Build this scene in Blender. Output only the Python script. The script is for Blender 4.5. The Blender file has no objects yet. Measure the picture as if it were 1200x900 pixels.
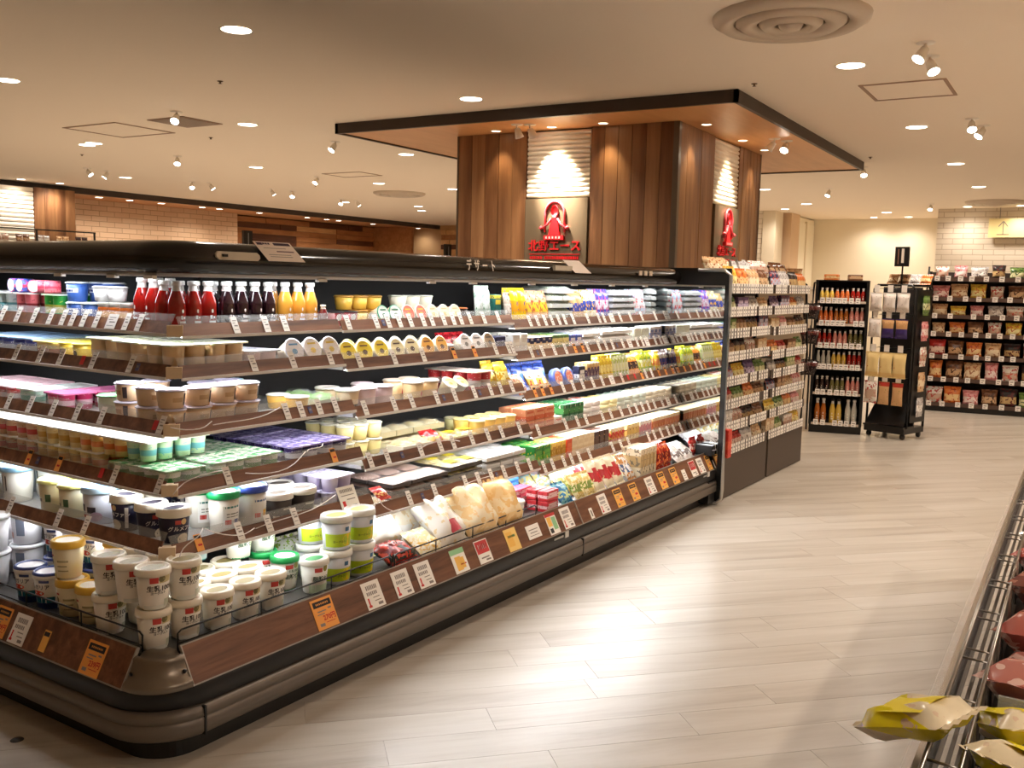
import bpy, math, random
from mathutils import Matrix, Vector

R_ = random.Random(7)
SC = bpy.context.scene
COL = SC.collection
PI = math.pi

# ------------------------------------------------------------------ camera
FPX, PITCH, ROLL = 1113.4, 0.10818, -0.02232      # focal length in pixels of a 1200 px wide frame
ANG_CASE, ANG_ROOM = 0.57566, 0.54256             # heading of the case / of the room, from the view axis
CAM_H = 1.3


def cam_basis():
    f = Vector((0, math.cos(PITCH), -math.sin(PITCH)))
    rt = Vector((1, 0, 0))
    dn = f.cross(rt)
    c, s = math.cos(ROLL), math.sin(ROLL)
    r2 = rt * c + dn * s
    d2 = rt * -s + dn * c
    ax = Vector((math.sin(ANG_ROOM), math.cos(ANG_ROOM), 0))
    ay = Vector((-math.cos(ANG_ROOM), math.sin(ANG_ROOM), 0))
    w = lambda v: Vector((v.dot(ax), v.dot(ay), v.z))
    return w(r2), w(d2), w(f)


RT, DN, FW = cam_basis()
cam_data = bpy.data.cameras.new('camera')
cam_data.sensor_fit = 'HORIZONTAL'
cam_data.sensor_width = 36
cam_data.lens = 36 * FPX / 1200
cam_data.clip_start = 0.02
cam_data.clip_end = 100
cam = bpy.data.objects.new('camera', cam_data)
COL.objects.link(cam)
up, bk = -DN, -FW
cam.matrix_world = Matrix(((RT.x, up.x, bk.x, 0), (RT.y, up.y, bk.y, 0), (RT.z, up.z, bk.z, CAM_H), (0, 0, 0, 1)))
SC.camera = cam

# ------------------------------------------------------------------ world, exposure
world = bpy.data.worlds.new('world')
SC.world = world
world.use_nodes = True
world.node_tree.nodes['Background'].inputs[0].default_value = (1, .85, .68, 1)
world.node_tree.nodes['Background'].inputs[1].default_value = 0.03
SC.view_settings.view_transform = 'Standard'
SC.view_settings.look = 'None'
SC.view_settings.gamma = 1
SC.view_settings.use_curve_mapping = False
SC.view_settings.exposure = 0.34
SC.cycles.max_bounces = 9
SC.cycles.diffuse_bounces = 6
SC.cycles.glossy_bounces = 3
SC.cycles.transmission_bounces = 3
SC.cycles.transparent_max_bounces = 10
SC.cycles.caustics_reflective = False
SC.cycles.caustics_refractive = False
SC.cycles.sample_clamp_indirect = 6
LAMP_W = 100.0            # watt of one ceiling downlight
WARM = (1.0, .875, .75)
LED = (1.0, .97, .95)
LED_STR = 22.0           # radiance of the case's light strips

# ------------------------------------------------------------------ pixel helpers (photo frame 1200 x 900)
def ray(x, y):
    return FW + RT * ((x - 600) / FPX) + DN * ((y - 450) / FPX)


def on_z(x, y, z):
    d = ray(x, y)
    return Vector((0, 0, CAM_H)) + d * ((z - CAM_H) / d.z)


TH = ANG_CASE - ANG_ROOM
CX = Vector((math.cos(TH), -math.sin(TH), 0))
CY = Vector((math.sin(TH), math.cos(TH), 0))
C0 = Vector((1.571, 2.010, 0))


def along(px, p, d):
    """distance t along direction d from point p at which the image column is px"""
    k = (px - 600) / FPX
    q = Vector(p) - Vector((0, 0, CAM_H))
    m = RT - FW * k
    return -q.dot(m) / Vector(d).dot(m)


def face_pos(face, px, d, z):
    """u (right face) or v (left face) of the case where the column px meets the plane at inset d, height z"""
    if face == 'L':
        return along(px, C0 + CX * d + Vector((0, 0, z)), CY)
    return along(px, C0 + CY * d + Vector((0, 0, z)), CX)


# ------------------------------------------------------------------ materials
MATS = {}


def lin(c):
    """sRGB 0-255 triple to linear"""
    o = []
    for v in c[:3]:
        v = v / 255
        o.append(v / 12.92 if v <= .04045 else ((v + .055) / 1.055) ** 2.4)
    return (o[0], o[1], o[2], 1)


def new_mat(name):
    m = bpy.data.materials.new(name)
    m.use_nodes = True
    nt = m.node_tree
    return m, nt, nt.nodes['Principled BSDF']


def M(col, rough=.5, metal=0, alpha=1, coat=0, emit=0, spec=.5, strip=False):
    key = (tuple(col), rough, metal, alpha, coat, emit, spec)
    if key in MATS:
        return MATS[key]
    m, nt, b = new_mat('plain_%d' % len(MATS))
    b.inputs['Base Color'].default_value = lin(col)
    b.inputs['Roughness'].default_value = rough
    b.inputs['Metallic'].default_value = metal
    b.inputs['Alpha'].default_value = alpha
    b.inputs['Coat Weight'].default_value = coat
    b.inputs['Specular IOR Level'].default_value = spec
    if emit:
        b.inputs['Emission Color'].default_value = lin(col)
        b.inputs['Emission Strength'].default_value = emit
        if not strip:
            m.cycles.emission_sampling = 'NONE'
    MATS[key] = m
    return m


def nd(nt, t, **kw):
    n = nt.nodes.new(t)
    for k, v in kw.items():
        setattr(n, k, v)
    return n


def ramp(nt, stops, interp='LINEAR'):
    r = nd(nt, 'ShaderNodeValToRGB')
    r.color_ramp.interpolation = interp
    el = r.color_ramp.elements
    while len(el) < len(stops):
        el.new(.5)
    for e, (p, c) in zip(el, stops):
        e.position = p
        e.color = c
    return r


def wood(name, cols, scale=(1, 1, 1), rough=.45, rnd=.25, coat=0, bump=.15, detail=6):
    """streaky wood; scale stretches object space, the grain runs along the axis with the small factor"""
    if name in MATS:
        return MATS[name]
    m, nt, b = new_mat(name)
    L = nt.links.new
    tc = nd(nt, 'ShaderNodeTexCoord')
    oi = nd(nt, 'ShaderNodeObjectInfo')
    off = nd(nt, 'ShaderNodeVectorMath', operation='ADD')
    mul = nd(nt, 'ShaderNodeVectorMath', operation='SCALE')
    mul.inputs[0].default_value = (37, 19, 53)
    L(oi.outputs['Random'], mul.inputs['Scale'])
    mp = nd(nt, 'ShaderNodeMapping')
    mp.inputs['Scale'].default_value = scale
    L(tc.outputs['Object'], mp.inputs[0])
    L(mp.outputs[0], off.inputs[0])
    L(mul.outputs[0], off.inputs[1])
    n1 = nd(nt, 'ShaderNodeTexNoise')
    n1.inputs['Scale'].default_value = 1
    n1.inputs['Detail'].default_value = detail
    n1.inputs['Roughness'].default_value = .65
    n1.inputs['Distortion'].default_value = .4
    L(off.outputs[0], n1.inputs['Vector'])
    add = nd(nt, 'ShaderNodeMath', operation='MULTIPLY_ADD')
    L(oi.outputs['Random'], add.inputs[0])
    add.inputs[1].default_value = rnd
    add.inputs[2].default_value = -rnd / 2
    s = nd(nt, 'ShaderNodeMath', operation='ADD')
    L(n1.outputs['Fac'], s.inputs[0])
    L(add.outputs[0], s.inputs[1])
    k = len(cols) - 1
    rp = ramp(nt, [(.28 + .44 * i / k, lin(c)) for i, c in enumerate(cols)])
    L(s.outputs[0], rp.inputs[0])
    L(rp.outputs[0], b.inputs['Base Color'])
    b.inputs['Roughness'].default_value = rough
    b.inputs['Coat Weight'].default_value = coat
    b.inputs['Coat Roughness'].default_value = .15
    if bump:
        bp = nd(nt, 'ShaderNodeBump')
        bp.inputs['Strength'].default_value = bump
        bp.inputs['Distance'].default_value = .002
        L(n1.outputs['Fac'], bp.inputs['Height'])
        L(bp.outputs[0], b.inputs['Normal'])
    MATS[name] = m
    return m


def printed(c1, c2, c3, band=(.25, .6), seed=0, rough=.35, blot=7, thr=.6, clear=0):
    """packaging print: ground colour c1, a band of c2 between two heights, blots of c3"""
    key = ('p', tuple(c1), tuple(c2), tuple(c3), band, seed, rough, blot, thr)
    if key in MATS:
        return MATS[key]
    m, nt, b = new_mat('print_%d' % len(MATS))
    L = nt.links.new
    tc = nd(nt, 'ShaderNodeTexCoord')
    sp = nd(nt, 'ShaderNodeSeparateXYZ')
    L(tc.outputs['Generated'], sp.inputs[0])
    g1 = nd(nt, 'ShaderNodeMath', operation='GREATER_THAN')
    g2 = nd(nt, 'ShaderNodeMath', operation='LESS_THAN')
    L(sp.outputs[2], g1.inputs[0])
    g1.inputs[1].default_value = band[0]
    L(sp.outputs[2], g2.inputs[0])
    g2.inputs[1].default_value = band[1]
    mk = nd(nt, 'ShaderNodeMath', operation='MULTIPLY')
    L(g1.outputs[0], mk.inputs[0])
    L(g2.outputs[0], mk.inputs[1])
    mx = nd(nt, 'ShaderNodeMix', data_type='RGBA')
    mx.inputs['A'].default_value = lin(c1)
    mx.inputs['B'].default_value = lin(c2)
    L(mk.outputs[0], mx.inputs['Factor'])
    vo = nd(nt, 'ShaderNodeMapping')
    vo.inputs['Location'].default_value = (seed * 3.7, seed * 1.3, seed * 2.1)
    L(tc.outputs['Generated'], vo.inputs[0])
    n = nd(nt, 'ShaderNodeTexNoise')
    n.inputs['Scale'].default_value = blot
    n.inputs['Detail'].default_value = 2
    L(vo.outputs[0], n.inputs['Vector'])
    g3 = nd(nt, 'ShaderNodeMath', operation='GREATER_THAN')
    L(n.outputs['Fac'], g3.inputs[0])
    g3.inputs[1].default_value = thr
    mx2 = nd(nt, 'ShaderNodeMix', data_type='RGBA')
    L(g3.outputs[0], mx2.inputs['Factor'])
    L(mx.outputs['Result'], mx2.inputs['A'])
    mx2.inputs['B'].default_value = lin(c3)
    L(mx2.outputs['Result'], b.inputs['Base Color'])
    b.inputs['Roughness'].default_value = rough
    MATS[key] = m
    return m


def bricks(name, c1, c2, mortar, scale, rough=.6, axis=0):
    """white glazed brick cladding seen from far away"""
    m, nt, b = new_mat(name)
    L = nt.links.new
    tc = nd(nt, 'ShaderNodeTexCoord')
    sp = nd(nt, 'ShaderNodeSeparateXYZ')
    L(tc.outputs['Object'], sp.inputs[0])
    mp = nd(nt, 'ShaderNodeCombineXYZ')
    L(sp.outputs[axis], mp.inputs[0])
    L(sp.outputs[2], mp.inputs[1])
    t = nd(nt, 'ShaderNodeTexBrick')
    t.inputs['Color1'].default_value = lin(c1)
    t.inputs['Color2'].default_value = lin(c2)
    t.inputs['Mortar'].default_value = lin(mortar)
    t.inputs['Scale'].default_value = 1
    t.inputs['Mortar Size'].default_value = .006
    t.inputs['Brick Width'].default_value = scale[0]
    t.inputs['Row Height'].default_value = scale[1]
    L(mp.outputs[0], t.inputs['Vector'])
    L(t.outputs['Color'], b.inputs['Base Color'])
    bp = nd(nt, 'ShaderNodeBump', invert=True)
    bp.inputs['Strength'].default_value = .6
    bp.inputs['Distance'].default_value = .006
    L(t.outputs['Fac'], bp.inputs['Height'])
    L(bp.outputs[0], b.inputs['Normal'])
    b.inputs['Roughness'].default_value = rough
    return m


CLEAR = M((235, 240, 240), .06, alpha=.16)
BLACK = M((16, 15, 15), .35)
BLACKG = M((20, 17, 15), .16)
CHAR = M((58, 52, 46), .45)
STEEL = M((150, 146, 140), .3, metal=1)
SILVER = M((190, 188, 184), .35, metal=.8)
BUMP = M((112, 103, 94), .42, metal=.35)
WHITE = M((238, 236, 230), .45)
PAPER = M((244, 238, 230), .6)
ORANGE = M((246, 166, 78), .6)
DARKINK = M((40, 34, 34), .7)
GREYINK = M((140, 130, 124), .7)
REDINK = M((206, 44, 40), .6)

# ------------------------------------------------------------------ mesh builder
class MB:
    def __init__(self):
        self.v, self.f, self.m, self.s = [], [], [], []

    def face(self, idx, mat=0, smooth=False):
        self.f.append(idx)
        self.m.append(mat)
        self.s.append(smooth)

    def pts(self, pts, idx, mat=0, smooth=False):
        o = len(self.v)
        self.v += [tuple(p) for p in pts]
        self.face([o + i for i in idx], mat, smooth)

    def quad(self, a, b, c, d, mat=0):
        self.pts((a, b, c, d), (0, 1, 2, 3), mat)
        return self

    def box(self, x0, x1, y0, y1, z0, z1, mat=0, bev=0):
        if bev:
            xs = [(x0, y0 + bev), (x0 + bev, y0), (x1 - bev, y0), (x1, y0 + bev), (x1, y1 - bev), (x1 - bev, y1), (x0 + bev, y1), (x0, y1 - bev)]
            return self.prism(xs, z0, z1, mat, bev)
        o = len(self.v)
        self.v += [(x0, y0, z0), (x1, y0, z0), (x1, y1, z0), (x0, y1, z0), (x0, y0, z1), (x1, y0, z1), (x1, y1, z1), (x0, y1, z1)]
        for q in ((0, 3, 2, 1), (4, 5, 6, 7), (0, 1, 5, 4), (1, 2, 6, 5), (2, 3, 7, 6), (3, 0, 4, 7)):
            self.face([o + i for i in q], mat)
        return self

    def prism(self, poly, z0, z1, mat=0, bev=0):
        """vertical prism on a counter-clockwise outline, with small chamfers if bev"""
        n = len(poly)
        cx = sum(p[0] for p in poly) / n
        cy = sum(p[1] for p in poly) / n
        def ring(z, ins):
            o = len(self.v)
            for x, y in poly:
                l = math.hypot(x - cx, y - cy) or 1
                k = max(0, 1 - ins / l)
                self.v.append((cx + (x - cx) * k, cy + (y - cy) * k, z))
            return o
        lv = [(z0, bev), (z0 + bev, 0), (z1 - bev, 0), (z1, bev)] if bev else [(z0, 0), (z1, 0)]
        rs = [ring(z, i) for z, i in lv]
        self.face([rs[0] + i for i in range(n)][::-1], mat)
        self.face([rs[-1] + i for i in range(n)], mat)
        for a, b in zip(rs, rs[1:]):
            for i in range(n):
                j = (i + 1) % n
                self.face([a + i, a + j, b + j, b + i], mat)
        return self

    def lathe(self, prof, seg=20, mats=None, smooth=True, cx=0, cy=0, z0=0):
        """surface of revolution; prof = [(r, z)], mats one index per band"""
        rows = []
        for r, z in prof:
            o = len(self.v)
            if r < 1e-6:
                self.v.append((cx, cy, z0 + z))
                rows.append((o, 1))
            else:
                for i in range(seg):
                    a = 2 * PI * i / seg
                    self.v.append((cx + r * math.cos(a), cy + r * math.sin(a), z0 + z))
                rows.append((o, seg))
        for k, ((a, na), (b, nb)) in enumerate(zip(rows, rows[1:])):
            mt = mats[k] if mats else 0
            for i in range(seg):
                j = (i + 1) % seg
                if na == 1 and nb == 1:
                    continue
                if na == 1:
                    self.face([a, b + j, b + i], mt, smooth)
                elif nb == 1:
                    self.face([a + i, a + j, b], mt, smooth)
                else:
                    self.face([a + i, a + j, b + j, b + i], mt, smooth)
        return self

    def tube(self, path, r, seg=6, mat=0, closed=False):
        pts = [Vector(p) for p in path]
        n = len(pts)
        rings = []
        for i, p in enumerate(pts):
            a = pts[(i - 1) % n] if (i or closed) else p
            b = pts[(i + 1) % n] if (i < n - 1 or closed) else p
            t = (b - a).normalized()
            u = t.cross(Vector((0, 0, 1)))
            if u.length < 1e-3:
                u = t.cross(Vector((0, 1, 0)))
            u.normalize()
            w = t.cross(u)
            o = len(self.v)
            for k in range(seg):
                g = 2 * PI * k / seg
                self.v.append(tuple(p + u * (r * math.cos(g)) + w * (r * math.sin(g))))
            rings.append(o)
        m = n if closed else n - 1
        for i in range(m):
            a, b = rings[i], rings[(i + 1) % n]
            for k in range(seg):
                l = (k + 1) % seg
                self.face([a + k, b + k, b + l, a + l], mat, True)
        if not closed:
            self.face([rings[0] + k for k in range(seg)], mat)
            self.face([rings[-1] + k for k in range(seg)][::-1], mat)
        return self

    def grid(self, rows, mat=0, smooth=True):
        o = len(self.v)
        n = len(rows[0])
        for r in rows:
            self.v += [tuple(p) for p in r]
        for i in range(len(rows) - 1):
            for j in range(n - 1):
                a = o + i * n + j
                self.face([a, a + 1, a + n + 1, a + n], mat, smooth)
        return self

    def add(self, other, mx=None, mat_off=0):
        o = len(self.v)
        for p in other.v:
            q = mx @ Vector(p) if mx else p
            self.v.append(tuple(q))
        for f, m, s in zip(other.f, other.m, other.s):
            self.face([o + i for i in f], m + mat_off, s)
        return self

    def xform(self, mx):
        self.v = [tuple(mx @ Vector(p)) for p in self.v]
        return self

    def drop(self):
        z = min(p[2] for p in self.v)
        self.v = [(p[0], p[1], p[2] - z) for p in self.v]
        return self

    def mesh(self, name, mats):
        me = bpy.data.meshes.new(name)
        me.from_pydata(self.v, [], self.f)
        for m in (mats if isinstance(mats, (list, tuple)) else [mats]):
            me.materials.append(m)
        me.polygons.foreach_set('material_index', self.m)
        me.polygons.foreach_set('use_smooth', self.s)
        me.update()
        return me

    def build(self, name, mats, parent=None, loc=None, rz=0, kind=None):
        return link(name, self.mesh(name, mats), parent, loc, rz, kind)


def link(name, me, parent=None, loc=None, rz=0, kind=None):
    o = bpy.data.objects.new(name, me)
    COL.objects.link(o)
    if parent:
        o.parent = parent
    if loc is not None:
        o.location = loc
    if rz:
        o.rotation_euler = (0, 0, rz)
    if kind:
        o['kind'] = kind
    return o


def tag(o, label, cat, group=None, kind=None):
    n = len(label.split())
    if not 4 <= n <= 16:
        print('LABEL LENGTH', n, label)
    o['label'] = label
    o['category'] = cat
    if group:
        o['group'] = group
    if kind:
        o['kind'] = kind
    return o


def thing(name, label, cat, loc=(0, 0, 0), rz=0, group=None):
    return tag(link(name, None, None, loc, rz), label, cat, group)


def structure(o):
    o['kind'] = 'structure'
    return o


TXT = {}


def text_mb(s, size, mat=0, align='CENTER', bold=0, depth=0):
    """lettering as flat faces in the xz plane facing -y, centred on the origin"""
    key = (s, size, align, bold, depth)
    if key not in TXT:
        cu = bpy.data.curves.new('lettering', 'FONT')
        cu.body = s
        cu.size = size
        cu.align_x = align
        cu.align_y = 'CENTER'
        cu.resolution_u = 2
        cu.offset = bold
        cu.extrude = depth
        o = bpy.data.objects.new('lettering', cu)
        COL.objects.link(o)
        dg = bpy.context.evaluated_depsgraph_get()
        me = bpy.data.meshes.new_from_object(o.evaluated_get(dg))
        TXT[key] = ([tuple(v.co) for v in me.vertices], [list(p.vertices) for p in me.polygons])
        bpy.data.objects.remove(o)
        bpy.data.meshes.remove(me)
        bpy.data.curves.remove(cu)
    b = MB()
    vs, fs = TXT[key]
    b.v = [(x, -z, y) for x, y, z in vs]
    for f in fs:
        b.face(f, mat)
    return b


def wrap(mb, rfun, z0=0, lift=.0006, ang=0):
    """bend flat xz lettering round a vertical cone of radius rfun(z), its middle facing -y turned by ang"""
    out = []
    for x, y, z in mb.v:
        zz = z + z0
        r = rfun(zz) + lift - y
        a = -PI / 2 + ang + x / rfun(zz)
        out.append((r * math.cos(a), r * math.sin(a), zz))
    mb.v = out
    return mb


def patch(rfun, a0, a1, z0, z1, lift=.0004, n=6, mat=0, oval=False):
    """printed patch on a cone: angles from the front (-y), heights z0..z1"""
    b = MB()
    if oval:
        pts = []
        ca, cz, ra, rz = (a0 + a1) / 2, (z0 + z1) / 2, (a1 - a0) / 2, (z1 - z0) / 2
        for i in range(14):
            g = 2 * PI * i / 14
            a, z = ca + ra * math.cos(g), cz + rz * math.sin(g)
            r = rfun(z) + lift
            pts.append((r * math.cos(-PI / 2 + a), r * math.sin(-PI / 2 + a), z))
        r = rfun(cz) + lift
        pts.append((r * math.cos(-PI / 2 + ca), r * math.sin(-PI / 2 + ca), cz))
        for i in range(14):
            b.pts((pts[14], pts[i], pts[(i + 1) % 14]), (0, 1, 2), mat)
        return b
    rows = []
    for z in (z0, z1):
        r = rfun(z) + lift
        rows.append([(r * math.cos(-PI / 2 + a0 + (a1 - a0) * i / n), r * math.sin(-PI / 2 + a0 + (a1 - a0) * i / n), z) for i in range(n + 1)])
    b.grid(rows, mat)
    return b

# ================================================================== SETTING
CEIL = 2.6
SOF = 2.527
FLOORC = [(166, 154, 139), (181, 171, 157), (189, 180, 167), (197, 189, 178)]
plank_mat = wood('floor_plank', FLOORC, (.9, 9, 1), rough=.33, rnd=.18, coat=.15, bump=.04)


def in_view(p, pad=60):
    q = Vector(p) - Vector((0, 0, CAM_H))
    d = q.dot(FW)
    if d < .3:
        return False
    x, y = 600 + FPX * q.dot(RT) / d, 450 + FPX * q.dot(DN) / d
    return -pad < x < 1200 + pad and -pad < y < 900 + pad


def floor_pattern():
    m, nt, b = new_mat('floor_far')
    L = nt.links.new
    tc = nd(nt, 'ShaderNodeTexCoord')
    mp = nd(nt, 'ShaderNodeMapping')
    mp.inputs['Rotation'].default_value = (0, 0, PI / 4)
    L(tc.outputs['Object'], mp.inputs[0])
    t = nd(nt, 'ShaderNodeTexBrick')
    t.inputs['Color1'].default_value = lin(FLOORC[1])
    t.inputs['Color2'].default_value = lin(FLOORC[2])
    t.inputs['Mortar'].default_value = lin(FLOORC[0])
    t.inputs['Scale'].default_value = 1
    t.inputs['Brick Width'].default_value = .9
    t.inputs['Row Height'].default_value = .145
    t.inputs['Mortar Size'].default_value = .001
    L(mp.outputs[0], t.inputs['Vector'])
    L(t.outputs['Color'], b.inputs['Base Color'])
    b.inputs['Roughness'].default_value = .33
    b.inputs['Coat Weight'].default_value = .15
    return m


floor = structure(MB().box(-3, 20, -5.5, 16, -.12, -.003).build('floor', floor_pattern()))
PL, PW = .9, .145
pm = MB().box(-PL / 2 + .0006, PL / 2 - .0006, -PW / 2 + .0006, PW / 2 - .0006, -.003, 0).mesh('plank', plank_mat)
cand = []
for i in range(-10, 110):                     # rows across, laid at 45 degrees to the room
    off = R_.random() * PL
    for j in range(-14, 22):
        n = .03 + i * PW
        t = j * PL + off
        x, y = (n + t) / 2 ** .5, (n - t) / 2 ** .5
        if x < .9 or x > 11.5 or y < -.1 or y > 4.0:
            continue
        if not in_view((x, y, 0), 75):
            continue
        inside = (Vector((x, y, 0)) - C0)
        if inside.dot(CX) > .45 and inside.dot(CY) > .45:
            continue
        if x > 8.9 and y > 1.6:
            continue
        cand.append((math.hypot(x, y), x, y))
cand.sort()
for k, (_, x, y) in enumerate(cand[:300]):
    link('plank', pm, floor, (x, y, 0), -PI / 4)
print('PLANKS', len(cand))

ceil_mat = M((247, 234, 216), .85)
ceiling = structure(MB().box(-3, 20, -5.5, 16, CEIL, CEIL + .15).build('ceiling', ceil_mat))
wall_mat = M((226, 210, 186), .8)
brick_x = bricks('brick_wall_x', (232, 222, 205), (222, 210, 192), (196, 180, 158), (.3, .085), axis=1)
brick_y = bricks('brick_wall_y', (222, 190, 156), (212, 178, 144), (176, 142, 110), (.3, .09), axis=0)
structure(MB().box(-3.2, -3, -5.5, 16, 0, CEIL).build('wall_left', wall_mat))
structure(MB().box(-3, 20, -5.7, -5.5, 0, CEIL).build('wall_front', wall_mat))
structure(MB().box(16.8, 18.9, -5.5, 2.19, 0, CEIL).build('wall_right', brick_x))
structure(MB().box(18.9, 19.1, 2.19, 5.0, 0, CEIL).build('wall_recess', M((232, 222, 200), .7)))
structure(MB().box(16.5, 19.1, 4.95, 7.6, 0, CEIL).build('wall_side', brick_x))
# cream jamb, tan column and the tall white doors of the recess
structure(MB().box(16.48, 16.95, 4.72, 4.94, 0, CEIL).build('trim_1', M((230, 218, 194), .6)))
structure(MB().box(17.05, 17.6, 4.6, 4.94, 0, CEIL).build('trim_2', M((214, 184, 150), .6)))
door = structure(MB().box(17.62, 18.88, 4.66, 4.94, 0, CEIL - .02).build('door_1', M((238, 230, 208), .5)))
for x in (17.66, 18.28):
    MB().box(x, x + .56, 4.64, 4.66, .05, 2.48).build('door_leaf', M((240, 233, 212), .45), door)
    MB().box(x + .44, x + .48, 4.615, 4.64, .95, 1.15).build('handle', STEEL, door)
MB().box(18.2, 18.26, 4.62, 4.66, .02, 2.52).build('door_stile', M((226, 214, 190), .5), door)
structure(MB().box(19.1, 19.3, 7.6, 16, 0, CEIL).build('wall_far', M((206, 168, 122), .6)))
structure(MB().box(9.25, 13.62, 14.72, 14.9, 0, SOF).build('wall_back', brick_y))
structure(MB().box(13.62, 19.2, 15.0, 15.2, 0, SOF).build('wall_recess_back', M((120, 78, 46), .6)))
trim_dark = M((62, 48, 38), .5)
sof_mat = wood('soffit_wood', [(206, 146, 90), (218, 160, 102), (226, 170, 112)], (1.2, 9, 9), rough=.42, rnd=.05, bump=.03)
structure(MB().box(-3, 19.2, 13.72, 16, SOF - .01, CEIL - .002).build('ceiling_soffit_back', M((196, 142, 96), .6)))
structure(MB().box(-3, 19.2, 13.66, 13.72, SOF - .02, CEIL).build('trim_3', trim_dark))

# timber boards of different length and tone on the back wall recess
bw = [wood('board_%d' % i, c, (2, 10, 10), rough=.5, rnd=.15, bump=.1) for i, c in enumerate((
    [(78, 44, 24), (92, 54, 30), (108, 66, 38)], [(150, 98, 56), (170, 116, 70), (186, 132, 84)],
    [(196, 148, 96), (214, 168, 114), (226, 184, 132)]))]
boards = thing('timber_feature_wall', 'timber feature wall of dark and pale boards beside far brick wall', 'wall panel', (13.7, 14.96, 0))
rr = random.Random(3)
for k in range(12):
    z0 = 1.15 + k * .112
    x = 0
    while x < 4.4:
        w = rr.choice((.5, .9, 1.3, 1.7))
        w = min(w, 4.45 - x)
        if w > .1:
            MB().box(x + .004, x + w - .004, -.02 - rr.random() * .025, .03, z0 + .003, z0 + .109).build('board', bw[rr.choice((0, 0, 1, 2, 1))], boards)
        x += w
MB().box(0, 4.45, -.005, .03, 0, 1.15).build('lower_panel', bw[0], boards)
side = thing('timber_end_wall', 'tan timber panel closing the far recess near the pillar', 'wall panel', (18.15, 13.8, 0))
MB().box(0, .08, 0, 1.2, 0, 2.5).build('panel', bw[1], side)
b2 = thing('pale_board_wall', 'pale glowing board wall in the distance left of the pillar', 'wall panel', (19.02, 9.2, 0))
for k in range(12):
    y = 0
    while y < 4.3:
        w = min(rr.choice((.4, .7, 1.0)), 4.35 - y)
        if w > .1:
            MB().box(-.02 - rr.random() * .02, .07, y + .004, y + w - .004, 1.1 + k * .115, 1.1 + k * .115 + .111).build('board', bw[rr.choice((2, 2, 1, 2, 0))], b2)
        y += w
MB().box(0, .07, 0, 4.35, 0, 1.1).build('lower_panel', bw[1], b2)


# ------------------------------------------------------------------ pillars: timber cladding, white louvre, sign
pil_wood = wood('pillar_wood', [(92, 58, 34), (124, 84, 54), (148, 106, 70), (166, 124, 86)], (7, 7, .55), rough=.42, rnd=.16, bump=.08)
louv_mat = M((240, 232, 216), .5)
sign_mat = M((118, 102, 82), .38, metal=.35)
RED = M((214, 34, 42), .35)
PINK = M((232, 84, 96), .35)


def spot(loc, target, watt, size, blend=.6, col=WARM, parent=None, rad=.03):
    ld = bpy.data.lights.new('lamp_light', 'SPOT')
    ld.energy = watt
    ld.color = col
    ld.spot_size = math.radians(size)
    ld.spot_blend = blend
    ld.shadow_soft_size = rad
    o = bpy.data.objects.new('lamp_light', ld)
    COL.objects.link(o)
    d = (Vector(target) - Vector(loc)).normalized()
    o.rotation_euler = d.to_track_quat('-Z', 'Y').to_euler()
    o.location = loc
    if parent:
        o.parent = parent
        o.location = Vector(loc) - parent.location
    return o


def emblem(parent):
    """arched emblem with a figure, and the shop's name below, on the plane y = 0 facing -y, centred on x = 0"""
    KX, KZ, Z0 = .72, .84, .075
    def put(b, nm, mat):
        b.v = [(x * KX, y, z * KZ + Z0) for x, y, z in b.v]
        b.build(nm, mat, parent)
    b = MB()                                             # arch
    arc = [(-.125, .30)] + [(-.125, .47)] + [(.125 * math.cos(PI - PI * i / 12), .47 + .125 * math.sin(PI * i / 12)) for i in range(1, 12)] + [(.125, .47), (.125, .30)]
    put(b.tube([(x, -.012, z) for x, z in arc], .013, 8), 'emblem_arch', PINK)
    b = MB().lathe([(0, -.012), (.04, -.012), (.046, 0), (.046, .012)], 16)
    b.xform(Matrix.Rotation(PI / 2, 4, 'X'))
    b.v = [(x, y - .012, z * 1.3 + .50) for x, y, z in b.v]
    put(b, 'emblem_head', PINK)
    out = [(-.07, .27), (.07, .27), (.055, .36), (.036, .435), (-.036, .435), (-.055, .36)]
    b = MB().prism(out, 0, .022)
    b.xform(Matrix.Rotation(PI / 2, 4, 'X'))
    put(b, 'emblem_dress', RED)
    for s in (-1, 1):
        b = MB().tube([(s * .04, -.02, .43), (s * .085, -.022, .375), (s * .155, -.022, .335)], .012, 8)
        b.lathe([(0, -.026), (.026, 0), (0, .026)], 8, cx=s * .168, cy=-.022, z0=.34)
        put(b, 'emblem_arm', PINK)
    put(MB().box(-.125, .125, -.03, 0, .225, .268), 'emblem_base', RED)
    for k in range(5):
        put(MB().box(-.1 + k * .042, -.08 + k * .042, -.034, -.03, .236, .258), 'emblem_mark', M((240, 190, 190), .5))
    for k, ch in enumerate('北野エース'):
        t = text_mb(ch, .098, bold=0 if ch == '野' else .0015, depth=.006)
        t.v = [(x + (k - 2) * .098, y - .008, zz + .212) for x, y, zz in t.v]
        t.build('letter', RED, parent)
    MB().box(-.235, .235, -.006, 0, .146, .152).build('sign_rule', RED, parent)
    b = MB()                                             # the small line of lettering, too small to read
    x = -.23
    q = random.Random(5)
    while x < .22:
        w = q.uniform(.010, .016)
        b.box(x, x + w, -.006, 0, .108, .132)
        x += w + (.024 if q.random() < .12 else .006)
    b.build('small_lettering', RED, parent, kind='stuff')


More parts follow.
